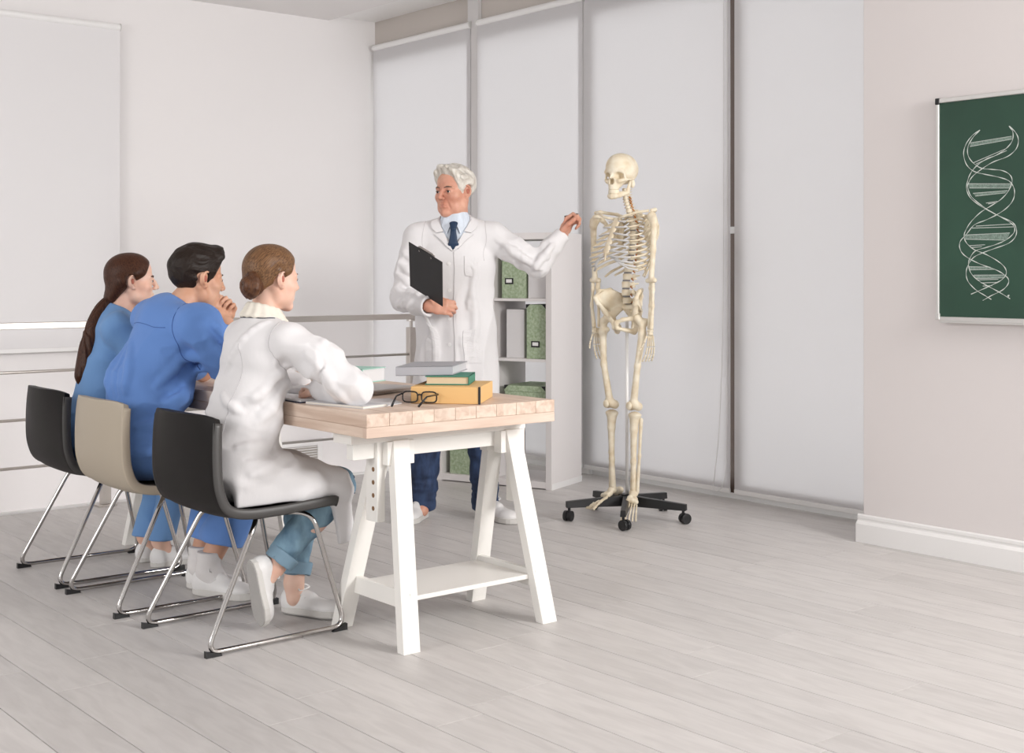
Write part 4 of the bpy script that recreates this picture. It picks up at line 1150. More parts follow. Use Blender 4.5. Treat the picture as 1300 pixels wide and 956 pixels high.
def head(S, o, f, u, s=1.0, male=False, old=False):
    """adds skull, face, ears and a neck stump to the body S; frame: x forward, y left, z up, origin between the ears"""
    S.frame(o, f, u, s)
    S.ell((-0.012,0,0.042), (0.094,0.073,0.082)).ell((0.020,0,0.050), (0.068,0.066,0.066), 0.02)
    S.ell((0.030,0,-0.020), (0.060,0.058,0.082), 0.02)
    jw = 0.050 if male else 0.044
    for e in (-1, 1):
        S.chain([(-0.004,e*jw*1.12,-0.030), (0.012,e*jw,-0.062), (0.072,e*0.016,-0.094)], [0.018,0.017 if male else 0.014,0.014], 0.024)
        S.ball((0.058,e*0.042,-0.018), 0.026, 0.022)
        S.cap((0.084,e*0.012,0.026), (0.074,e*0.046,0.024), 0.011 if male else 0.008, 0.008, 0.014)
    for e in (-1, 1): S.ball((0.050,e*0.032,-0.058), 0.0235, 0.02)
    S.ball((0.082,0,-0.092), 0.017 if male else 0.014, 0.02)
    S.ell((0.071,0,-0.055), (0.019,0.034,0.026), 0.02)
    for e in (-1, 1): S.ball((0.101,e*0.031,0.008), 0.0165, 0.012, 's')
    for e in (-1, 1):
        S.ball((0.0775,e*0.032,0.007), 0.0150, 0.003)
        S.ell((0.094,e*0.032,0.0055), (0.012,0.0125,0.0036), 0.003, 's')
    S.chain([(0.090,0,0.020), (0.101,0,0.000), (0.1135,0,-0.021)], [0.0075,0.0085,0.0105], 0.010)
    for e in (-1, 1):
        S.ball((0.1025,e*0.0115,-0.026), 0.0085, 0.006)
        S.ell((0.108,e*0.006,-0.034), (0.006,0.0035,0.005), 0.003, 's')
    S.chain([(0.083,-0.024,-0.0565), (0.0935,-0.010,-0.0525), (0.0935,0.010,-0.0525), (0.083,0.024,-0.0565)], [0.0045,0.0055,0.0055,0.0045], 0.006)
    S.chain([(0.082,-0.022,-0.0610), (0.0920,-0.010,-0.0640), (0.0920,0.010,-0.0640), (0.082,0.022,-0.0610)], [0.0045,0.0062,0.0062,0.0045], 0.006)
    S.chain([(0.087,-0.027,-0.0590), (0.1005,-0.010,-0.0580), (0.1005,0.010,-0.0580), (0.087,0.027,-0.0590)], [0.0022,0.0028,0.0028,0.0022], 0.003, 's')
    if old:
        for e in (-1, 1):
            S.chain([(0.092,e*0.020,-0.034), (0.088,e*0.030,-0.052), (0.078,e*0.033,-0.072)], [0.003,0.003,0.002], 0.008, 's')
            S.ball((0.045,e*0.040,-0.075), 0.022, 0.02)
    for e in (-1, 1):                       # ears
        ax = ((0.95, e*0.30, -0.05), (0, 1, 0))
        S.ell((-0.008,e*0.075,0.004), (0.018,0.0075,0.029), 0.006, ax=((0.92, -e*0.38, 0.10), (e*0.38, 0.92, 0)))
        S.ell((-0.001,e*0.087,0.006), (0.010,0.0085,0.0165), 0.004, 's')
        S.ball((0.004,e*0.076,-0.024), 0.0085, 0.006)
        rim = [(0.008 - 0.0175*math.sin(t)**1.0 - 0.004, e*(0.080 + 0.006*math.sin(t)), 0.008 + 0.0255*math.cos(t)) for t in np.linspace(-0.25, 2.9, 10)]
        S.chain(rim, [0.0042]*10, 0.003)
    S.world()

def face_parts(p, o, f, u, s, brow_m, lip=True):
    K = Sdf().frame(o, f, u, s)
    for e in (-1, 1):
        m = MB().ball(K.W((0.0775, e*0.032, 0.0065)), 0.0132*s, 14, 10); eb = m.build('eyeball', M['eye_white'], p, smooth=True)
        c = K.W((0.0775 + 0.0105, e*0.0325, 0.0060)); MB().ball(c, 0.0058*s, 12, 8).build('iris', M['iris'], eb, smooth=True)
        B = [K.W(q) for q in ((0.0945, e*0.013, 0.0245), (0.0925, e*0.030, 0.0295), (0.0790, e*0.050, 0.0265))]
        MB().tube(spline(B, 5), [0.0022*s]*4 + [0.0034*s]*4 + [0.0026*s]*2 + [0.001*s], 7).build('eyebrow', brow_m, p, smooth=True)
        MB().ball(K.W((-0.001, e*0.0800, 0.006)), (0.0075*s, 0.0035*s, 0.0125*s), 10, 8).build('ear_shade', M['ear_shade_red'], p, smooth=True)  # dark red ball in the concha, its shade put in as colour
        L = [K.W(q) for q in ((0.0905, e*0.0205, 0.0085), (0.0945, e*0.032, 0.0115), (0.0870, e*0.0450, 0.0085))]
        MB().tube(spline(L, 4), 0.0011*s, 5).build('lash_line', M['iris'], p, smooth=True)
    if lip:
        m = MB()
        for z, r, x in ((-0.0540, 0.0030, 0.0958), (-0.0632, 0.0038, 0.0946)):
            P = spline([K.W((x - 0.013, -0.0255, -0.0585)), K.W((x - 0.002, -0.012, z)), K.W((x + 0.001, 0, z - 0.0008)), K.W((x - 0.002, 0.012, z)), K.W((x - 0.013, 0.0255, -0.0585))], 4)
            m.tube(P, [r*s*(0.25 + 0.75*math.sin(math.pi*i/(len(P)-1))) for i in range(len(P))], 8)
        m.build('lips', M['lip'], p, smooth=True)

def hand(S, w, d, n, side, curl=(35, 45, 30), thumb=((0.022,0.030,0.010), (0.050,0.052,0.022), (0.078,0.050,0.034), (0.098,0.040,0.040)), s=1.0, spread=0.0, fan=None):
    """w wrist, d finger direction, n palm direction, side +1 left / -1 right hand"""
    S.frame(w, d, n, s)
    S.ecap((0.0,0,0), (0.045,0,0.0), (0.028,0.019), (0.038,0.0165), (0,1,0), 0.012)
    S.ecap((0.040,0,0.0), (0.082,0,0.002), (0.038,0.016), (0.040,0.0125), (0,1,0), 0.010)
    L = ((0.042,0.026,0.021), (0.047,0.030,0.022), (0.043,0.028,0.021), (0.034,0.021,0.019))
    for i in range(4):
        y = side*(0.030 - 0.0195*i); p = np.array((0.088 - 0.004*abs(i-1.2), y, 0.0)); a = 0
        c = curl if fan is None else fan[i]
        for j in range(3):
            a += math.radians(c[j]); dd = np.array((math.cos(a), side*(0.06 - 0.045*i)*(1 + spread)*math.cos(a), math.sin(a)))
            q = p + nrm(dd)*L[i][j]
            r0 = (0.0098, 0.0088, 0.0080)[j]*(0.9 if i == 3 else 1); r1 = (0.0088, 0.0080, 0.0068)[j]*(0.9 if i == 3 else 1)
            S.cap(p, q, r0, r1, 0.0035 if j else 0.007); p = q
    T = [np.array((a, side*b, c)) for a, b, c in thumb]
    S.cap((0.012, side*0.014, 0.006), T[0], 0.017, 0.017, 0.012)
    for j, (r0, r1) in enumerate(((0.0165,0.0125), (0.0115,0.0105), (0.0105,0.0080))): S.cap(T[j], T[j+1], r0, r1, 0.006)
    S.world()

def shoe(p, o, f, L=0.27, u=(0, 0, 1), side=1):
    S = Sdf().frame(o, f, u, L/0.27)
    S.ell((0.045,0,0.045), (0.046,0.034,0.052)).ecap((0.05,0,0.040), (0.15,0,0.034), (0.033,0.040), (0.040,0.032), (0,1,0), 0.02)
    S.ell((0.198,0,0.032), (0.060,0.044,0.030), 0.02).cap((0.06,0,0.075), (0.13,0,0.062), 0.026, 0.022, 0.015)
    S.cut((0,0,0.016), (0,0,-1), 0.002)
    S.ell((0.052,0,0.112), (0.040,0.026,0.030), 0.006, 's')
    sh = S.build('shoe', M['shoe'], p, 0.0035, 1)
    K = Sdf().frame(o, f, u, L/0.27)
    def slab(name, m_, z0, z1, g, parent, bev):
        n = 15; top = []; 
        xs = [0.004 - g + (0.262 + 2*g)*(0.5 - 0.5*math.cos(math.pi*i/(n-1))) for i in range(n)]
        def hw(x):
            t = min(1, max(0, (x + g - 0.004)/(0.262 + 2*g)))
            w = np.interp(t, [0, 0.05, 0.15, 0.35, 0.5, 0.72, 0.88, 0.96, 1], [0.006, 0.024, 0.036, 0.037, 0.039, 0.047, 0.040, 0.024, 0.004])
            return w + g
        ring = [(x, hw(x)) for x in xs] + [(x, -hw(x)) for x in xs[::-1]]
        vs = [K.W((x, y, z)) for z in (z0, z1) for x, y in ring]; k = len(ring)
        fs = [list(range(k)), list(range(k, 2*k))[::-1]] + [[i, k+i, k+(i+1)%k, (i+1)%k] for i in range(k)]
        return MB().add(vs, fs).build(name, m_, parent, bevel=bev)
    slab('sole', M['sole'], 0.004, 0.027, 0.0015, sh, 0.003)
    slab('outsole', M['outsole'], 0.0, 0.0045, -0.0015, sh, 0.001)
    m = MB()
    for k in range(4):
        x = 0.100 + k*0.018; z = 0.086 - k*0.0075
        m.tube(spline([K.W((x, -0.028, z - 0.012)), K.W((x + 0.006, 0, z)), K.W((x, 0.028, z - 0.012))], 4), 0.0028*L/0.27, 6)
    for e in (-1, 1):
        m.tube(spline([K.W((0.097, 0, 0.092)), K.W((0.088, e*0.018, 0.105)), K.W((0.100, e*0.034, 0.094)), K.W((0.099, e*0.006, 0.090))], 5), 0.0024*L/0.27, 6)
    tag(m.build('laces', M['lace'], sh, smooth=True), kind='stuff')
    return sh

def seam(S, pts, m, p, name='seam', r=0.0013, n=8, lift=0.0004, smoothcurve=True):
    P = np.array(spline(pts, n) if smoothcurve else pts)
    P, g = S.project(P, 7)
    P = P + g*lift
    return MB().tube([q for q in P], r, 6).build(name, m, p, smooth=True)

def wrinkle(S, pts, r, op='u', sink=0.45):
    """a soft crease lying on the surface built so far (points in the active frame)"""
    M0, o0, s0 = S.M, S.o, S.s
    P, g = S.project(np.array(spline([S.W(p) for p in pts], 4)), 7)
    S.world(); n = len(P)
    rad = [r*(0.30 + 0.70*math.sin(math.pi*(i + 0.5)/n)) for i in range(n)]
    C = [p - q*k*(sink if op == 'u' else -0.35) for p, q, k in zip(P, g, rad)]
    S.chain(C, rad, r*1.6, op); S.M, S.o, S.s = M0, o0, s0
CLIP = [[3.587, 5.13, 1.393], [3.641, 4.93, 1.293], [3.75, 5.281, 1.054]]

# ================================================================== 1. woman in the white coat, nearest chair
def seated_common(S, y, pel, chest, neck):
    """slim torso under the clothes"""
    S.ell((pel[0], y, pel[2]), (0.095,0.140,0.085))
    S.ecap(pel, chest, (0.075,0.105), (0.070,0.110), (1,0,0), 0.03)
    S.ecap(chest, neck, (0.065,0.110), (0.040,0.055), (1,0,0), 0.03)

Y = 4.085
p = person('woman with a low bun in a white lab coat, on the nearest black chair', (2.08, Y, 0))
HO1, HF1, HU1 = np.array((2.262, Y-0.004, 1.213)), nrm((1.0, 0.06, -0.06)), (0.04, 0, 1)
S = Sdf(); seated_common(S, Y, (2.115,Y,0.565), (2.195,Y,0.90), (2.235,Y,1.04))
S.cap((2.230,Y,1.04), (2.250,Y,1.165), 0.054, 0.047, 0.03)
for e in (-1, 1): S.cap((2.225,Y,1.03), (2.235,Y+e*0.150,1.005), 0.040, 0.045, 0.04)
RSH, REL, RWR = (2.250,Y-0.175,1.000), (2.372,Y-0.375,0.846), (2.372,Y-0.150,0.835)
LSH, LEL, LWR = (2.245,Y+0.170,1.005), (2.385,Y+0.285,0.850), (2.440,Y+0.060,0.825)
for A, B, C in ((RSH, REL, RWR), (LSH, LEL, LWR)):
    S.cap(A, B, 0.043, 0.034, 0.03).cap(B, C, 0.034, 0.024, 0.01)
hand(S, RWR, (0.15,1,-0.02), (0.1,0,-1), -1, (25,35,20), s=0.88)
hand(S, LWR, (0.35,-1,-0.02), (0.1,0,-1), 1, (25,35,20), s=0.88)
RH, RK, RA = (2.085,Y-0.085,0.555), (2.465,Y-0.115,0.480), (2.255,Y-0.050,0.215)
LH, LK, LA = (2.085,Y+0.085,0.555), (2.470,Y+0.100,0.488), (2.390,Y+0.060,0.115)
for A, B, C in ((RH, RK, RA), (LH, LK, LA)):
    S.cap(A, B, 0.070, 0.052, 0.04).chain([B, tuple(np.array(B)*0.6+np.array(C)*0.4), C], [0.050,0.050,0.033], 0.03)
S.cap(RA, (2.205,Y-0.05,0.16), 0.033, 0.030, 0.02)
S.cap(LA, (2.395,Y+0.055,0.06), 0.033, 0.034, 0.02)
head(S, HO1, HF1, HU1, 0.95)
body = S.build('body', M['skin_fair'], p, 0.003)
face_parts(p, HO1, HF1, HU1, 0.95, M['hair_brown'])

# hair drawn back into a bun
S = Sdf().frame(HO1, HF1, HU1, 0.95)
S.ell((-0.016,0,0.044), (0.101,0.081,0.091)).ell((0.016,0,0.056), (0.074,0.073,0.072), 0.02)
S.keep_region(lambda q: (q[:,0]-0.080)*0.86 - (q[:,2]-0.082)*0.51 + 0.10*q[:,1]**2*10, 0.012)
S.keep_region(lambda q: (q[:,0]-0.020)*0.50 - (q[:,2]-0.012)*0.866, 0.010)
for e in (-1, 1): S.chain([(0.030,e*0.068,0.042), (-0.020,e*0.074,0.036), (-0.070,e*0.045,-0.018)], [0.010,0.013,0.020], 0.02)
S.ell((-0.078,0,-0.015), (0.030,0.050,0.045), 0.02)
fr = np.stack([HF1, nrm(np.cross(HU1, HF1)), nrm(np.cross(HF1, nrm(np.cross(HU1, HF1))))], 1)
S.keep_region(lambda q: np.minimum(0.022*(1 - np.sqrt(((q[:,0]+0.008)/0.0225)**2 + ((q[:,2]-0.001)/0.033)**2)), np.abs(q[:,1]) - 0.058), 0.004)
hr = S.build('hair', M['hair_blond'], p, 0.0034, 1)
S = Sdf().frame(HO1, HF1, HU1, 0.95)
bc_ = np.array((-0.094,-0.034,-0.026))
S.ball(bc_, 0.038, 0.01)
P = []
for k in range(40):
    a = k*0.42; rr = 0.040 - 0.0007*k
    P.append(bc_ + np.array((-0.006 - 0.0007*k, rr*math.cos(a), rr*math.sin(a))))
for k in range(39): S.cap(P[k], P[k+1], 0.0170, 0.0170, 0.003)
S.disp(lambda q: -0.0014*np.sin(np.sqrt((q[:,1]-bc_[1])**2 + (q[:,2]-bc_[2])**2)*900 + 3*vnoise(q*30)))
S.build('hair_bun', M['hair_bun'], p, 0.003, 1)

# the coat
S = Sdf()
S.ell((2.095,Y,0.565), (0.132,0.182,0.105), 0.05)
S.ecap((2.115,Y,0.60), (2.172,Y,0.78), (0.120,0.165), (0.106,0.138), (1,0,0), 0.06)
S.ecap((2.172,Y,0.78), (2.205,Y,0.975), (0.106,0.138), (0.100,0.158), (1,0,0), 0.06)
for e in (-1, 1):
    S.cap((2.220,Y+e*0.03,1.045), (2.238,Y+e*0.158,1.008), 0.050, 0.055, 0.05)
S.cap((2.225,Y,1.05), (2.232,Y,1.078), 0.064, 0.060, 0.03)
for A, B, C, e in ((RSH, REL, RWR, -1), (LSH, LEL, LWR, 1)):
    A, B, C = map(np.array, (A, B, C)); mid = A*0.5 + B*0.5 + (0.0, e*0.008, 0.006)
    S.chain([A, mid, B], [0.064,0.062,0.053], 0.035)
    S.chain([B, B*0.45 + C*0.55, C*0.97 + B*0.03], [0.053,0.047,0.040], 0.02)
for e, K in ((-1, RK), (1, LK)):
    S.ecap((2.10,Y+e*0.090,0.560), (K[0]-0.035,K[1],K[2]+0.012), (0.086,0.100), (0.072,0.080), (0,0,1), 0.05)
S.box((2.27,Y,0.525), (0.15,0.11,0.055), 0.03, 0.05)
# side panels hanging over the seat edge and the corner dropping beside the knee
S.box((2.19,Y-0.178,0.505), (0.16,0.014,0.050), 0.012, 0.04)
S.box((2.455,Y-0.165,0.405), (0.033,0.010,0.120), 0.009, 0.03, ax=((1,-0.1,0.15),(0.1,1,0)))
S.cap((2.36,Y-0.165,0.49), (2.47,Y-0.165,0.47), 0.03, 0.022, 0.03)
S.cut((2.489,Y-0.10,0.48), (1,0.02,0.10), 0.004)
S.keep_region(lambda q: np.where(q[:,0] < 2.40, 0.458 - q[:,2], -1.0) , 0.004)
# wrinkles: across the waist, along the sleeves and fanning from the armhole
S.folds(0.016, (6.0, 5.0, 11.0), 1, (1.85, 3.6, 0.50), (2.33, 4.5, 0.98))
S.folds(0.014, (11.0, 9.0, 9.0), 2, (2.16, 3.5, 0.74), (2.60, 3.96, 1.06))
S.folds(0.008, (6.0, 8.0, 9.0), 3, (2.15, 3.7, 0.30), (2.6, 4.4, 0.70))
for pts, rr in (([(2.27,Y-0.15,0.93), (2.19,Y-0.17,0.87), (2.10,Y-0.13,0.80)], 0.013), ([(2.29,Y-0.14,0.88), (2.22,Y-0.16,0.82), (2.13,Y-0.14,0.73)], 0.014),
                ([(2.30,Y-0.13,0.83), (2.24,Y-0.15,0.77), (2.17,Y-0.15,0.69)], 0.011), ([(2.24,Y-0.18,0.70), (2.16,Y-0.18,0.66), (2.06,Y-0.15,0.65)], 0.014),
                ([(2.28,Y-0.17,0.66), (2.18,Y-0.20,0.60), (2.08,Y-0.20,0.57)], 0.014), ([(2.02,Y+0.0,0.86), (2.04,Y-0.08,0.80), (2.08,Y-0.13,0.77)], 0.010),
                ([(2.28,Y-0.25,1.00), (2.34,Y-0.30,0.90), (2.40,Y-0.33,0.86)], 0.011), ([(2.26,Y-0.28,0.96), (2.32,Y-0.34,0.88), (2.36,Y-0.38,0.83)], 0.012),
                ([(2.30,Y-0.22,0.93), (2.36,Y-0.24,0.90), (2.42,Y-0.30,0.88)], 0.011), ([(2.20,Y-0.10,1.06), (2.14,Y-0.04,0.98), (2.11,Y+0.02,0.90)], 0.010)):
    wrinkle(S, pts, rr)
for pts, rr in (([(2.28,Y-0.14,0.905), (2.20,Y-0.17,0.845), (2.12,Y-0.14,0.765)], 0.007), ([(2.26,Y-0.17,0.68), (2.17,Y-0.19,0.63), (2.07,Y-0.17,0.61)], 0.007),
                ([(2.27,Y-0.27,0.98), (2.33,Y-0.32,0.89), (2.38,Y-0.36,0.845)], 0.006)):
    wrinkle(S, pts, rr, 's')
S.keep_region(lambda q: 0.062 - np.linalg.norm((q - np.array((2.258,Y,1.115),np.float32))*np.array((1,1,1.0),np.float32), axis=1), 0.006)
CS = S
coat = S.build('lab_coat', M['coat'], p, 0.0046)
# collar of the blouse and the dark neck edge
S = Sdf()
for k in range(12):
    a = math.radians(40 + 280*k/11); b = math.radians(40 + 280*(k+1)/11)
    if k == 11: break
    q = lambda t, r, z: np.array((2.238 + r*math.cos(t)*1.0, Y + r*math.sin(t), z + 0.016*math.cos(t)*-1.0 - 0.012))
    S.cap(q(a, 0.064, 1.108), q(b, 0.064, 1.108), 0.010, 0.010, 0.012)
    S.cap(q(a, 0.056, 1.126), q(b, 0.056, 1.126), 0.007, 0.007, 0.014)
    S.cap(q(a, 0.076, 1.092), q(b, 0.078, 1.092), 0.008, 0.008, 0.014)
S.build('collar', M['coat_collar'], p, 0.0034)
seam(CS, [(2.225,Y-0.095,1.070), (2.185,Y-0.070,1.085), (2.155,Y-0.02,1.090), (2.155,Y+0.03,1.090), (2.185,Y+0.075,1.085)], M['dark_trim'], coat, 'neck_edge', 0.0022)
seam(CS, [(2.250,Y-0.130,1.085), (2.215,Y-0.145,1.045), (2.195,Y-0.160,0.985), (2.205,Y-0.165,0.930), (2.245,Y-0.155,0.895)], M['seam'], coat, 'armhole_seam', 0.0016)
seam(CS, [(2.10,Y-0.06,1.0), (2.08,Y-0.090,0.90), (2.05,Y-0.085,0.78), (2.0,Y-0.09,0.70)], M['seam'], coat, 'back_seam', 0.0012)
def leg_tube(S, A, B, C, ra, rb, rc, hemcut=True):
    A, B, C = map(np.array, (A, B, C))
    S.cap(A, B, ra, rb, 0.03).chain([B, B*0.55 + C*0.45, C], [rb, (rb+rc)/2 + 0.004, rc], 0.025)

# jeans with turned-up cuffs
S = Sdf()
S.ell((2.075,Y,0.55), (0.118,0.168,0.085), 0.04)
leg_tube(S, (2.09,Y-0.088,0.550), RK, (2.282,Y-0.056,0.262), 0.076, 0.062, 0.048)
leg_tube(S, (2.09,Y+0.088,0.550), LK, (2.396,Y+0.064,0.185), 0.076, 0.062, 0.048)
S.folds(0.006, (9, 9, 22), 5)
JS = S
jeans = S.build('jeans', M['denim_light'], p, 0.005)
for K_, A_, q in ((RK, RA, 0.90), (LK, LA, 0.86)):
    K_, A_ = np.array(K_), np.array(A_); d = nrm(A_ - K_)
    c = K_ + (A_ - K_)*q
    S = Sdf(); S.cap(c - d*0.018, c + d*0.018, 0.060, 0.056, 0.004); S.cut(c + d*0.024, d, 0.004); S.cut(c - d*0.024, -d, 0.004)
    S.cap(c + d*0.012, c + d*0.1, 0.046, 0.046, 0.004, 's'); S.folds(0.003, (14, 14, 14), 6)
    S.build('jeans_cuff', M['denim_cuff'], jeans, 0.004)
m = MB()
for pts in ([(2.515,Y-0.150,0.520), (2.530,Y-0.120,0.500), (2.532,Y-0.095,0.495)], [(2.505,Y-0.155,0.462), (2.525,Y-0.125,0.450), (2.530,Y-0.100,0.455)]):
    P, g = JS.project(np.array(spline(pts, 5)), 6); m.tube(list(P + g*0.0005), [0.0008,0.002,0.0028,0.003,0.003,0.0028,0.003,0.003,0.0025,0.002,0.0008][:len(P)], 5)
tag(m.build('knee_rips', M['denim_dark'], jeans, smooth=True), kind='stuff')
shoe(p, (2.375,Y+0.120,0.004), (0.45,-0.89,0), 0.262)
shoe(p, (2.150,Y-0.050,0.252), (0.16,-0.06,-1.0), 0.245, (1,0.05,0.15))

# ================================================================== 2. man in blue scrubs, chin on his hands
Y = 4.735
p = person('dark-haired man in blue scrubs leaning on the table, chin on his hands', (2.06, Y, 0))
HO2, HF2, HU2 = np.array((2.290, Y-0.012, 1.212)), nrm((1.0, -0.02, -0.10)), (0.08, 0, 1)
S = Sdf()
S.ell((2.06,Y,0.57), (0.105,0.145,0.09)); S.ecap((2.06,Y,0.57), (2.125,Y,0.93), (0.085,0.115), (0.085,0.125), (1,0,0), 0.03)
S.ecap((2.125,Y,0.93), (2.195,Y,1.065), (0.075,0.125), (0.050,0.070), (1,0,0), 0.03)
S.cap((2.185,Y,1.06), (2.262,Y-0.005,1.150), 0.064, 0.057, 0.03)
RSH, REL, RWR = (2.215,Y-0.205,1.045), (2.405,Y-0.205,0.835), (2.385,Y-0.075,1.045)
LSH, LEL, LWR = (2.205,Y+0.205,1.045), (2.430,Y+0.225,0.835), (2.415,Y+0.010,1.045)
for A, B, C in ((RSH, REL, RWR), (LSH, LEL, LWR)):
    S.cap(A, B, 0.052, 0.042, 0.03).chain([B, np.array(B)*0.65+np.array(C)*0.35, C], [0.042,0.042,0.029], 0.01)
hand(S, RWR, (0.05,0.42,0.62), (-0.35,0.75,-0.25), -1, (60,70,40), s=0.92)
hand(S, LWR, (0.12,-0.35,0.75), (-0.7,-0.6,0.1), 1, (50,70,45), s=0.92)
RK, RA = (2.490,Y-0.120,0.490), (2.285,Y-0.115,0.110)
LK, LA = (2.495,Y+0.110,0.490), (2.305,Y-0.002,0.110)
for A, B, C in (((2.07,Y-0.09,0.57), RK, RA), ((2.07,Y+0.09,0.57), LK, LA)):
    S.cap(A, B, 0.078, 0.056, 0.04).chain([B, tuple(np.array(B)*0.6+np.array(C)*0.4), C], [0.054,0.055,0.038], 0.03)
    S.cap(C, (C[0]+0.01,C[1]-0.02,0.06), 0.035, 0.032, 0.01)
head(S, HO2, HF2, HU2, 1.0, True)
body = S.build('body', M['skin_tan'], p, 0.003)
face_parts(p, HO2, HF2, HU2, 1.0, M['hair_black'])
S = Sdf().frame(HO2, HF2, HU2, 1.0)
S.ell((-0.018,0,0.046), (0.104,0.082,0.094)).ell((0.022,0,0.066), (0.078,0.070,0.072), 0.02)
S.chain([(0.070,-0.045,0.098), (0.082,0.0,0.112), (0.070,0.045,0.098)], [0.020,0.024,0.020], 0.02)
S.cap((-0.02,0,0.115), (0.06,0,0.118), 0.024, 0.024, 0.03)
S.keep_region(lambda q: (q[:,0]-0.072)*0.90 - (q[:,2]-0.075)*0.43, 0.010)
S.keep_region(lambda q: np.where(q[:,0] > 0.004, -0.012 - q[:,2] + 2.0*np.clip(q[:,0]-0.034, 0, 1), -0.062 - q[:,2] + 0.35*np.abs(q[:,1])), 0.006)
S.keep_region(lambda q: np.minimum(0.022*(1 - np.sqrt(((q[:,0]+0.008)/0.0225)**2 + ((q[:,2]-0.001)/0.033)**2)), np.abs(q[:,1]) - 0.058), 0.004)
S.folds(0.004, (14, 30, 30), 8)
S.build('hair', M['hair_black'], p, 0.0034, 1)

S = Sdf()
S.ell((2.065,Y,0.575), (0.150,0.195,0.12), 0.05)
S.ecap((2.075,Y,0.60), (2.105,Y,0.80), (0.135,0.168), (0.130,0.158), (1,0,0), 0.07)
S.ecap((2.105,Y,0.80), (2.165,Y,0.990), (0.130,0.158), (0.116,0.180), (1,0,0), 0.07)
for e in (-1, 1): S.cap((2.165,Y+e*0.05,1.078 + 0.010*e), (2.190,Y+e*0.190,1.052 + 0.008*e), 0.064, 0.070, 0.06)
S.cap((2.205,Y+0.07,1.115), (2.215,Y+0.15,1.085), 0.040, 0.048, 0.05)
S.cap((2.15,Y,1.06), (2.20,Y,1.090), 0.072, 0.068, 0.04)
for A, B, e in ((RSH, REL, -1), (LSH, LEL, 1)):
    A, B = map(np.array, (A, B)); C = A + (B-A)*0.80
    S.chain([A, A*0.5+C*0.5, C], [0.082,0.084,0.080], 0.04)
    S.cut(C + (B-A)*0.05, (B-A) + np.array((0, e*0.0, 0)), 0.004) if False else None
S.cap((2.10,Y-0.09,0.575), (2.34,Y-0.11,0.565), 0.098, 0.080, 0.05).cap((2.10,Y+0.09,0.575), (2.34,Y+0.10,0.565), 0.098, 0.080, 0.05)
S.keep_region(lambda q: 0.068 - np.linalg.norm(q - np.array((2.250,Y-0.003,1.128), np.float32), axis=1), 0.006)
S.keep_region(lambda q: 0.459 - q[:,2], 0.004)
S.folds(0.019, (5.0, 5.0, 8.0), 11, (1.80, 4.3, 0.48), (2.33, 5.2, 1.06))
S.folds(0.015, (8.0, 8.0, 8.0), 12, (2.10, 4.3, 0.76), (2.55, 4.66, 1.12))
for pts, rr in (([(2.24,Y-0.19,0.96), (2.16,Y-0.20,0.89), (2.06,Y-0.16,0.82)], 0.016), ([(2.25,Y-0.18,0.90), (2.18,Y-0.19,0.82), (2.08,Y-0.17,0.72)], 0.017),
                ([(2.03,Y+0.02,0.98), (2.00,Y-0.06,0.90), (1.97,Y-0.08,0.80)], 0.014), ([(2.07,Y+0.14,0.98), (2.00,Y+0.08,0.88), (1.96,Y+0.02,0.76)], 0.015),
                ([(2.20,Y-0.18,0.74), (2.10,Y-0.19,0.68), (2.00,Y-0.14,0.66)], 0.015), ([(2.20,Y-0.19,0.63), (2.10,Y-0.20,0.59), (2.0,Y-0.15,0.58)], 0.014),
                ([(2.22,Y-0.28,1.06), (2.29,Y-0.29,0.98), (2.36,Y-0.28,0.92)], 0.013), ([(2.20,Y-0.29,1.00), (2.28,Y-0.30,0.92), (2.34,Y-0.28,0.86)], 0.013)):
    wrinkle(S, pts, rr)
for pts, rr in (([(2.245,Y-0.185,0.93), (2.17,Y-0.195,0.855), (2.07,Y-0.165,0.77)], 0.009), ([(2.05,Y+0.08,0.98), (2.00,Y+0.01,0.89), (1.97,Y-0.03,0.78)], 0.008),
                ([(2.21,Y-0.285,1.03), (2.285,Y-0.295,0.95), (2.35,Y-0.28,0.89)], 0.007)):
    wrinkle(S, pts, rr, 's')
TS = S
top = S.build('scrub_top', M['scrub'], p, 0.005)
seam(TS, [(2.215,Y-0.13,1.12), (2.160,Y-0.155,1.06), (2.130,Y-0.185,0.98), (2.150,Y-0.205,0.91), (2.205,Y-0.19,0.875)], M['scrub_seam'], top, 'armhole_seam', 0.0017)
seam(TS, [(2.05,Y-0.17,1.045), (2.03,Y-0.08,1.055), (2.03,Y+0.02,1.058), (2.04,Y+0.12,1.055)], M['scrub_seam'], top, 'yoke_seam', 0.0012)
S = Sdf()
S.ell((2.06,Y,0.55), (0.13,0.18,0.085), 0.04)
S.cap((2.08,Y-0.09,0.545), RK, 0.085, 0.072, 0.03).chain([RK, (2.43,Y-0.120,0.34), (2.345,Y-0.120,0.215)], [0.072,0.080,0.086], 0.03)
S.cap((2.08,Y+0.09,0.545), LK, 0.085, 0.072, 0.03).chain([LK, (2.39,Y+0.05,0.34), (2.335,Y+0.010,0.215)], [0.072,0.074,0.074], 0.03)
S.keep_region(lambda q: 0.190 - q[:,2] - 0.25*(q[:,0]-2.34), 0.004)
S.folds(0.007, (9, 9, 5), 13)
S.build('scrub_trousers', M['scrub'], p, 0.005)
for A in (RA, LA):
    S = Sdf(); a = np.array(A)
    S.cap(a + (0.006, 0, 0.045), a + np.array((0.004, -0.005, -0.02)), 0.047, 0.046, 0.01).cap(a + np.array((0.004, -0.005, -0.02)), a + np.array((0.02, -0.04, -0.055)), 0.046, 0.043, 0.02)
    S.cut(a + (0, 0, 0.055), (0, 0, 1), 0.004); S.folds(0.002, (8, 8, 45), 15)
    S.build('sock', M['sock'], p, 0.0035)
shoe(p, (2.252,Y-0.062,0.0), (0.42,-0.90,0), 0.285)
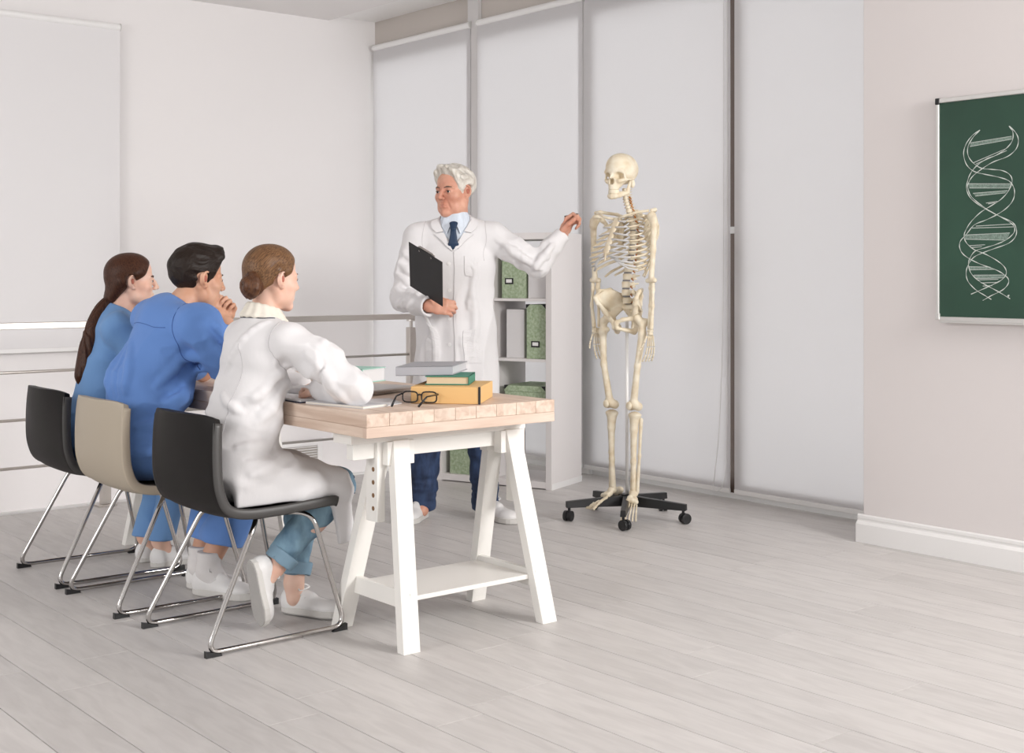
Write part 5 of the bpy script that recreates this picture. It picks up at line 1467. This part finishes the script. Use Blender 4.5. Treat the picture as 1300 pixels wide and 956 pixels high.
shoe(p, (2.280,Y+0.050,0.0), (0.42,-0.90,0), 0.285)

# ================================================================== 3. woman with the ponytail, farthest chair
Y = 5.30
p = person('woman with a long brown ponytail in light blue scrubs, on the farthest chair', (2.08, Y, 0))
HO3, HF3, HU3 = np.array((2.262, Y-0.012, 1.200)), nrm((1.0, -0.30, 0.0)), (0.03, 0, 1)
S = Sdf(); seated_common(S, Y, (2.095,Y,0.565), (2.170,Y,0.90), (2.205,Y,1.03))
S.cap((2.205,Y,1.03), (2.243,Y,1.150), 0.052, 0.046, 0.03)
RSH, REL, RWR = (2.150,Y-0.135,1.010), (2.330,Y-0.200,0.835), (2.420,Y-0.060,0.830)
LSH, LEL, LWR = (2.255,Y+0.125,1.015), (2.390,Y+0.190,0.835), (2.430,Y+0.060,0.830)
for A, B, C in ((RSH, REL, RWR), (LSH, LEL, LWR)):
    S.cap(A, B, 0.043, 0.034, 0.03).cap(B, C, 0.034, 0.024, 0.01)
hand(S, RWR, (0.3,0.9,0), (0,0,-1), -1, (20,30,20), s=0.85)
hand(S, LWR, (0.3,-0.9,0), (0,0,-1), 1, (20,30,20), s=0.85)
RK, RA = (2.455,Y-0.130,0.495), (2.350,Y-0.110,0.11); LK, LA = (2.455,Y-0.002,0.495), (2.340,Y+0.015,0.11)
for A, B, C in (((2.07,Y-0.085,0.555), RK, RA), ((2.07,Y+0.085,0.555), LK, LA)):
    S.cap(A, B, 0.070, 0.052, 0.04).chain([B, tuple(np.array(B)*0.6+np.array(C)*0.4), C], [0.050,0.050,0.034], 0.03)
    S.cap(C, (C[0]+0.02,C[1],0.06), 0.034, 0.034, 0.02)
head(S, HO3, HF3, HU3, 0.95)
body = S.build('body', M['skin_fair'], p, 0.0038)
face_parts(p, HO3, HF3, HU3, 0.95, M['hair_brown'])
S = Sdf().frame(HO3, HF3, HU3, 0.95)
S.ell((-0.016,0,0.044), (0.102,0.082,0.090)).ell((0.016,0,0.054), (0.074,0.074,0.073), 0.02)
S.keep_region(lambda q: (q[:,0]-0.076)*0.92 - (q[:,2]-0.075)*0.39, 0.010)
S.keep_region(lambda q: (q[:,0]-0.024)*0.42 - (q[:,2]-0.014)*0.907, 0.010)
for e in (-1, 1): S.chain([(0.020,e*0.070,0.044), (-0.045,e*0.064,0.005), (-0.085,e*0.022,-0.062)], [0.010,0.020,0.022], 0.03)
S.chain([(-0.060,0,-0.010), (-0.088,0,-0.066)], [0.050,0.024], 0.03)
S.keep_region(lambda q: np.minimum(0.022*(1 - np.sqrt(((q[:,0]+0.008)/0.0225)**2 + ((q[:,2]-0.001)/0.033)**2)), np.abs(q[:,1]) - 0.058), 0.004)
S.build('hair', M['hair_brown'], p, 0.0038, 1)
K = Sdf().frame(HO3, HF3, HU3, 0.95)
t0 = K.W((-0.094, 0, -0.074))
MB().tube([t0 + np.array((0.010,0,0.012)), t0 + np.array((-0.012,0,-0.012))], 0.021, 12).build('hair_tie', M['black_plastic'], p, smooth=True)
S = Sdf()
q = [t0, t0 + np.array((-0.035,0.0,-0.045)), t0 + np.array((-0.070,-0.005,-0.120)), t0 + np.array((-0.098,-0.010,-0.220)), t0 + np.array((-0.118,-0.014,-0.305)), t0 + np.array((-0.122,-0.016,-0.350))]
S.chain(spline(q, 4), list(np.interp(np.linspace(0, 1, 21), [0, 0.25, 0.6, 0.85, 1], [0.017, 0.028, 0.034, 0.030, 0.012])), 0.01)
S.disp(lambda v: -0.0022*np.sin(np.arctan2(v[:,1]-Y, v[:,0]-2.07)*9 + v[:,1]*260 + 3*vnoise(v*np.array((25,25,6),np.float32))))
S.build('ponytail', M['hair_brown'], p, 0.0036, 1)
S = Sdf()
S.ell((2.075,Y,0.57), (0.135,0.175,0.11), 0.05); ux = (1,-0.42,0)
S.ecap((2.100,Y,0.60), (2.165,Y,0.80), (0.112,0.140), (0.100,0.118), ux, 0.06)
S.ecap((2.165,Y,0.80), (2.195,Y,0.98), (0.100,0.118), (0.088,0.132), ux, 0.06)
S.cap((2.185,Y-0.03,1.035), (2.155,Y-0.125,1.015), 0.052, 0.054, 0.05).cap((2.210,Y+0.03,1.035), (2.245,Y+0.115,1.015), 0.052, 0.054, 0.05)
S.cap((2.19,Y,1.04), (2.205,Y,1.060), 0.066, 0.064, 0.03)
for A, B in ((RSH, REL), (LSH, LEL)):
    A, B = map(np.array, (A, B)); S.chain([A, A*0.55+B*0.45, A*0.25+B*0.75], [0.064,0.066,0.062], 0.03)
S.keep_region(lambda q: 0.062 - np.linalg.norm(q - np.array((2.240,Y,1.100), np.float32), axis=1), 0.006)
S.keep_region(lambda q: 0.459 - q[:,2], 0.004)
S.folds(0.011, (4.5, 4.5, 8.0), 21)
S.build('scrub_top', M['scrub_light'], p, 0.005)
S = Sdf()
S.ell((2.06,Y,0.55), (0.12,0.17,0.08), 0.04)
for K_, A_, e in ((RK, RA, -1), (LK, LA, 1)):
    S.cap((2.08,Y+e*0.088,0.545), K_, 0.082, 0.064, 0.03).chain([K_, np.array(K_)*0.5+np.array(A_)*0.5, A_], [0.064,0.058,0.056], 0.03)
S.keep_region(lambda q: 0.115 - q[:,2], 0.004); S.folds(0.006, (9, 9, 5), 22)
S.build('scrub_trousers', M['scrub_light'], p, 0.006)
for e, A_ in ((-1, RA), (1, LA)): shoe(p, (A_[0]-0.045, A_[1], 0.0), (1.0, 0.05*e, 0), 0.25)

# ================================================================== 4. standing man in the lab coat
PO = np.array((3.975, 5.270, 0.0)); PF = nrm((-0.68, -0.73, 0)); PL_ = np.array((-PF[1], PF[0], 0))
def pw(x, y, z): return PO + PF*x + PL_*y + np.array((0, 0, z))
p = person('white-haired man standing in a white lab coat, pointing a pen at the skeleton', tuple(PO))
HO4, HF4, HU4 = pw(0.012, -0.004, 1.648), nrm((-0.985, -0.24, -0.05)), (-0.03, 0.0, 1)
S = Sdf().frame(PO, PF)
S.ell((0,0,0.96), (0.10,0.14,0.10)); S.ecap((0,0,0.96), (0.0,0,1.33), (0.08,0.12), (0.08,0.125), (1,0,0), 0.03)
S.ecap((0,0,1.33), (0.0,0,1.47), (0.08,0.125), (0.055,0.075), (1,0,0), 0.05)
S.cap((0.0,0,1.45), (0.025,0,1.590), 0.066, 0.062, 0.03)
RSH, LSH = (0.0,-0.195,1.420), (0.0,0.195,1.425)
W_ = lambda q: S.W(q)
L_ = lambda w: S.M.T @ (np.array(w, float) - PO)
REL, RWR = (0.030,-0.268,1.115), (0.250,-0.108,1.082)
LEL, LWR = L_((4.245, 4.952, 1.285)), L_((4.372, 4.905, 1.430))
for A, B, C in ((RSH, REL, RWR), (LSH, LEL, LWR)):
    S.cap(A, B, 0.052, 0.041, 0.03).cap(B, C, 0.041, 0.029, 0.01)
for e, a in ((-1, (0.01,-0.165,0.09)), (1, (0.0,0.155,0.09))):
    S.chain([(0,e*0.09,0.93), (0.015,e*0.115,0.50), a], [0.085,0.055,0.040], 0.03)
    S.cap(a, (a[0]+0.05, a[1], 0.05), 0.038, 0.034, 0.02)
hw = S.W(RWR); lw = S.W(LWR)
imgR = nrm((0.7716, -0.6361, 0)); away = nrm((0.6361, 0.7716, 0))
S.world()
hand(S, hw, imgR*1.0 - away*0.08 + np.array((0,0,-0.05)), away*0.85 + np.array((0,0,-0.25)), -1, (38,48,25), s=1.02,
     thumb=((0.026,0.030,0.012), (0.055,0.042,0.022), (0.085,0.036,0.024), (0.108,0.028,0.020)))
hand(S, lw, imgR*0.42 + np.array((0,0,0.90)) + away*0.1, imgR*0.72 - away*0.62 - np.array((0,0,0.30)), 1, s=1.04,
     fan=((42,62,30), (48,70,40), (58,80,50), (62,85,50)), thumb=((0.026,0.030,0.014), (0.058,0.040,0.034), (0.085,0.034,0.048), (0.108,0.028,0.056)))
head(S, HO4, HF4, HU4, 1.06, True, True)
body = S.build('body', M['skin_old'], p, 0.0028)
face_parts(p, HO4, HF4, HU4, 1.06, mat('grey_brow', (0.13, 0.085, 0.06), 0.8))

S = Sdf().frame(HO4, HF4, HU4, 1.06)
S.ell((-0.018,0,0.050), (0.105,0.084,0.090)).ell((0.022,0,0.072), (0.076,0.070,0.064), 0.02)
S.chain([(0.064,-0.050,0.092), (0.080,-0.018,0.108), (0.080,0.018,0.108), (0.064,0.052,0.090)], [0.018,0.021,0.021,0.018], 0.02)
S.chain([(0.040,0.066,0.070), (-0.02,0.080,0.050)], [0.016,0.018], 0.02).chain([(0.040,-0.066,0.070), (-0.02,-0.080,0.050)], [0.016,0.018], 0.02)
S.keep_region(lambda q: (q[:,0]-0.070)*0.93 - (q[:,2]-0.075)*0.37, 0.010)
S.keep_region(lambda q: np.where(q[:,0] > 0.004, -0.004 - q[:,2] + 2.0*np.clip(q[:,0]-0.034, 0, 1), -0.058 - q[:,2]), 0.006)
S.keep_region(lambda q: np.minimum(0.022*(1 - np.sqrt(((q[:,0]+0.008)/0.0225)**2 + ((q[:,2]-0.001)/0.033)**2)), np.abs(q[:,1]) - 0.058), 0.004)
S.disp(lambda q: -0.0040*(vnoise(q*np.array((16,38,38),np.float32)) + 0.6*np.sin(q[:,1]*150 + 5*vnoise(q*20))))
S.build('hair', M['hair_white'], p, 0.0034, 1)

# shirt and tie
S = Sdf().frame(PO, PF)
S.ecap((0.005,0,1.20), (0.005,0,1.42), (0.112,0.14), (0.100,0.13), (1,0,0), 0.04)
S.cap((0.002,0,1.43), (0.022,0,1.515), 0.080, 0.071, 0.04)
SH = S
S.build('shirt', M['shirt'], p, 0.0045)
for e in (-1, 1):
    a = [pw(0.100, e*0.006, 1.498), pw(0.074, e*0.052, 1.522), pw(0.078, e*0.062, 1.478), pw(0.112, e*0.034, 1.440)]
    n = nrm(np.cross(a[1]-a[0], a[2]-a[0])); n = n if n @ PF > 0 else -n
    m = MB(); vs = [q + n*0.003 for q in a] + [q - n*0.004 for q in a]
    fs = [[0,1,2,3],[7,6,5,4],[0,4,5,1],[1,5,6,2],[2,6,7,3],[3,7,4,0]]
    m.add(vs, fs).build('shirt_collar', M['shirt'], p, bevel=0.001)
S = Sdf().frame(PO, PF)
S.ecap((0.108,0,1.492), (0.124,0,1.462), (0.010,0.022), (0.010,0.014), (1,0,0), 0.004)
S.ecap((0.122,0,1.458), (0.126,0,1.39), (0.007,0.014), (0.007,0.024), (1,0,0), 0.004).ecap((0.126,0,1.39), (0.095,0,1.20), (0.007,0.028), (0.006,0.036), (1,0,0), 0.004)
S.build('tie', M['tie'], p, 0.003)

# lab coat
S = Sdf().frame(PO, PF)
S.ecap((0.0,0,0.50), (0.0,0,0.98), (0.175,0.232), (0.140,0.196), (1,0,0), 0.05)
S.ecap((0.0,0,0.98), (0.0,0,1.28), (0.140,0.196), (0.138,0.190), (1,0,0), 0.05)
S.ecap((0.0,0,1.28), (0.0,0,1.40), (0.138,0.190), (0.105,0.185), (1,0,0), 0.05)
for e in (-1, 1): S.cap((0.0,e*0.07,1.462), (0.0,e*0.185,1.428), 0.058, 0.066, 0.06)
S.cap((-0.01,0,1.46), (0.0,0,1.50), 0.078, 0.074, 0.04)
for A, B, C, e in ((RSH, REL, RWR, -1), (LSH, LEL, LWR, 1)):
    A, B, C = map(np.array, (A, B, C))
    S.chain([A, A*0.5+B*0.5, B], [0.074,0.066,0.058], 0.035).chain([B, B*0.4+C*0.6, C + (B-C)*0.02], [0.058,0.052,0.047], 0.02)
S.cut((0,0,0.465), (0,0,-1), 0.004)
S.cap((0.03,-0.10,0.30), (0.0,-0.10,0.56), 0.09, 0.08, 0.02, 's').cap((0.03,0.10,0.30), (0.0,0.10,0.56), 0.09, 0.08, 0.02, 's')
# open V of the front, placket groove
def vee(q):
    w = np.clip((q[:,2]-1.382)*0.60, -0.05, 0.075)
    return np.where((q[:,0] > 0.0), np.minimum(w - np.abs(q[:,1]), np.minimum(q[:,0]-0.0, 0.2)), -1.0)
S.keep_region(vee, 0.005)
S.keep_region(lambda q: 0.070 - np.linalg.norm((q - np.array((0.022,0,1.535), np.float32)), axis=1), 0.006)
S.folds(0.014, (7, 9.0, 3.5), 31, (-9,-9,-9), (9,9,1.2))
S.folds(0.013, (11, 11, 11), 32, (-0.3,-0.6,1.0), (0.4,-0.16,1.40)); S.folds(0.013, (11, 11, 11), 33, (-0.3,0.19,1.15), (0.6,0.8,1.46))
R0, R1, R2 = map(np.array, (RSH, REL, RWR)); L0, L1, L2 = map(np.array, (LSH, LEL, LWR))
for A_, B_, C_, e in ((R0, R1, R2, -1), (L0, L1, L2, 1)):
    for t, d in ((0.30, 0.05), (0.50, 0.05), (0.68, 0.045), (0.85, 0.04)):
        c = A_*(1-t) + B_*t
        wrinkle(S, [c + (0.06, -0.05, d*0.6), c + np.array((0.09, 0.0, -0.01)), c + np.array((0.06, 0.05, -d))], 0.011)
    for t, d in ((0.10, 0.04), (0.28, 0.045), (0.46, 0.04)):
        c = B_*(1-t) + C_*t
        wrinkle(S, [c + (0.05, -0.03, -d), c + np.array((0.08, 0.0, 0.0)), c + np.array((0.05, 0.03, d))], 0.010)
for pts, rr in (([(0.2,0.15,1.28), (0.2,0.13,1.18), (0.2,0.09,1.08)], 0.012), ([(0.2,0.17,1.12), (0.2,0.14,0.98), (0.2,0.12,0.84)], 0.014), ([(0.2,-0.12,0.98), (0.2,-0.11,0.80), (0.2,-0.12,0.62)], 0.014),
                ([(0.2,0.06,0.92), (0.2,0.07,0.78), (0.2,0.06,0.60)], 0.013)):
    wrinkle(S, pts, rr)
for B, C in ((REL, RWR), (LEL, LWR)):
    B, C = np.array(B), np.array(C); dd_ = nrm(C-B)
    S.box(C + dd_*0.070, (0.060,0.09,0.09), 0.004, 0.003, 's', ax=(dd_, (0.1,0.2,1)))
    S.cap(C - dd_*0.02, C + dd_*0.12, 0.037, 0.037, 0.003, 's')
CO = S
coat = S.build('lab_coat', M['coat'], p, 0.0045)

def patch(S, rows, lift, th, name, m, parent, n=8, base=0.004):
    R_ = [np.array(spline(r, n)) if len(r) > 2 else np.linspace(r[0], r[1], n*2+1) for r in rows]
    k = min(len(r) for r in R_); R_ = [r[np.linspace(0, len(r)-1, k).round().astype(int)] for r in R_]
    G = []
    for i in range(len(R_)-1):
        for t in np.linspace(0, 1, 5, endpoint=(i == len(R_)-2)): G.append(R_[i]*(1-t) + R_[i+1]*t)
    nr = len(G); P, g = S.project(np.concatenate(G), 8)
    vs = np.concatenate([P + g*(lift+th), P + g*(lift-base)]); o = nr*k; fs = []
    for i in range(nr-1):
        for j in range(k-1):
            a, b, c, d = i*k+j, i*k+j+1, (i+1)*k+j+1, (i+1)*k+j
            fs += [[a,b,c,d], [o+d,o+c,o+b,o+a]]
    e = [j for j in range(k)] + [i*k+k-1 for i in range(1, nr)] + [(nr-1)*k+j for j in range(k-2, -1, -1)] + [i*k for i in range(nr-2, 0, -1)]
    for i in range(len(e)): a, b = e[i], e[(i+1) % len(e)]; fs.append([b, a, o+a, o+b])
    nn = np.cross(vs[1]-vs[0], vs[k]-vs[0])
    if nn @ g[0] < 0: fs = [f[::-1] for f in fs]
    return MB().add(list(vs), fs).build(name, m, parent, smooth=False)
for e in (-1, 1):
    A_ = [pw(0.16, e*0.002, 1.366), pw(0.15, e*0.028, 1.412), pw(0.14, e*0.054, 1.458)]
    B_ = [pw(0.16, e*0.006, 1.362), pw(0.15, e*0.056, 1.405), pw(0.14, e*0.106, 1.448)]
    patch(CO, [A_, B_], 0.005, 0.004, 'lapel', M['coat'], coat)
    seam(CO, [pw(0.14, e*0.056, 1.457), pw(0.14, e*0.106, 1.450)], M['seam'], coat, 'lapel_notch', 0.0013, lift=0.004)
    C_ = [pw(0.13, e*0.056, 1.462), pw(0.10, e*0.074, 1.490), pw(0.05, e*0.086, 1.512)]
    D_ = [pw(0.13, e*0.092, 1.456), pw(0.10, e*0.116, 1.480), pw(0.05, e*0.118, 1.500)]
    patch(CO, [C_, D_], 0.006, 0.004, 'coat_collar', M['coat'], coat)
    seam(CO, B_, M['seam'], coat, 'lapel_edge', 0.0013, lift=0.001)
    patch(CO, [[pw(0.2, e*0.068, 0.80), pw(0.2, e*0.068, 0.96)], [pw(0.2, e*0.185, 0.80), pw(0.2, e*0.185, 0.96)]], 0.001, 0.003, 'pocket', M['coat'], coat)
patch(CO, [[pw(0.2, 0.070, 1.225), pw(0.2, 0.070, 1.345)], [pw(0.2, 0.165, 1.215), pw(0.2, 0.165, 1.345)]], 0.001, 0.003, 'chest_pocket', M['coat'], coat)
seam(CO, [pw(0.2, 0.004, 1.372), pw(0.2, 0.010, 1.25), pw(0.2, 0.002, 1.10), pw(0.2, 0.006, 0.90), pw(0.2, 0.0, 0.70), pw(0.2, 0.004, 0.49)], M['seam'], coat, 'front_edge', 0.0026)
for e, A, in ((-1, RSH), (1, LSH)):
    seam(CO, [pw(0.02, e*0.150, 1.50), pw(0.09, e*0.160, 1.44), pw(0.12, e*0.165, 1.37), pw(0.12, e*0.172, 1.31)], M['seam'], coat, 'armhole_seam', 0.0010)
for z in (1.30, 1.16, 1.02, 0.88, 0.74):
    P_, g_ = CO.project(np.array([pw(0.2, -0.022, z)]), 8)
    MB().cyl(P_[0] - g_[0]*0.001, P_[0] + g_[0]*0.0025, 0.0085, 12).build('button', M['white_plastic'], coat)

# jeans and shoes
S = Sdf().frame(PO, PF)
S.ell((0,0,0.93), (0.13,0.17,0.13))
for e, a in ((-1, (0.008,-0.168,0.075)), (1, (0.0,0.152,0.075))):
    S.chain([(0,e*0.092,0.90), (0.020,e*0.122,0.50), ((a[0]+0.01),a[1]-e*0.008,0.25), a], [0.100,0.080,0.068,0.066], 0.03)
S.folds(0.007, (7, 7, 16), 41, (-9,-9,-9), (9,9,0.9)); S.folds(0.010, (8, 8, 26), 42, (-9,-9,-9), (9,9,0.24))
S.cut((0,0,0.055), (-0.35,0,-1), 0.006)
S.build('jeans', M['denim_dark'], p, 0.005)
shoe(p, pw(-0.055,-0.165,0.0), PF*0.92 - PL_*0.22, 0.29)
shoe(p, pw(-0.055,0.130,0.0), PF*0.72 + PL_*0.62, 0.29)

# clipboard, held from below with its back to the room
TL, TR, BLx = np.array(CLIP[0]), np.array(CLIP[1]), np.array(CLIP[2])
cu = nrm(TR - TL); cv = (BLx - TL); cv = nrm(cv - cu*(cv @ cu)); cn = np.cross(cu, cv)
if cn @ away > 0: cn = -cn
c0 = TL; cw, ch = 0.228, 0.272
t = thing('clipboard', 'black clipboard held upright in the hand of the standing man', 'clipboard', tuple(c0 + cu*cw/2 + cv*ch/2))
M['clip_black'] = mat('black_board', (0.022, 0.022, 0.024), 0.55, bump=(200, 0.1))
MB().obox(c0 + cu*cw/2 + cv*ch/2, (cu, cv, cn), (cw/2, ch/2, 0.0016)).build('board', M['clip_black'], t, bevel=0.001)
MB().obox(c0 + cu*cw/2 + cv*(ch/2+0.008) - cn*0.0028, (cu, cv, cn), (cw/2-0.01, ch/2-0.016, 0.0008)).build('paper', M['paper'], t)
m = MB()
m.obox(c0 + cu*cw/2 + cv*0.012 - cn*0.006, (cu, cv, cn), (0.055, 0.014, 0.004)); m.obox(c0 + cu*cw/2 - cv*0.004 - cn*0.004, (cu, cv, cn), (0.045, 0.006, 0.003))
m.build('clip', M['chrome'], t, bevel=0.002)
for k in (-1, 1): MB().cyl(c0 + cu*(cw/2 + k*0.040) + cv*0.014 + cn*0.001, c0 + cu*(cw/2 + k*0.040) + cv*0.014 + cn*0.0035, 0.0045, 10).build('rivet', M['chrome'], t)

# dark pen in the pointing hand
pa = lw + imgR*0.050 + np.array((0,0,0.105)) - away*0.030; pd = nrm(imgR*0.80 - away*0.50 + np.array((0,0,0.14)))
t = thing('pen', 'short dark pen pinched in the pointing hand', 'pen', tuple(pa))
MB().tube([pa - pd*0.040, pa + pd*0.020, pa + pd*0.030, pa + pd*0.036], [0.0042, 0.0042, 0.0024, 0.0008], 10).build('barrel', M['black_plastic'], t, smooth=True)
MB().tube([pa - pd*0.041, pa - pd*0.045], [0.0045, 0.0040], 10).build('cap_end', M['dark_metal'], t)
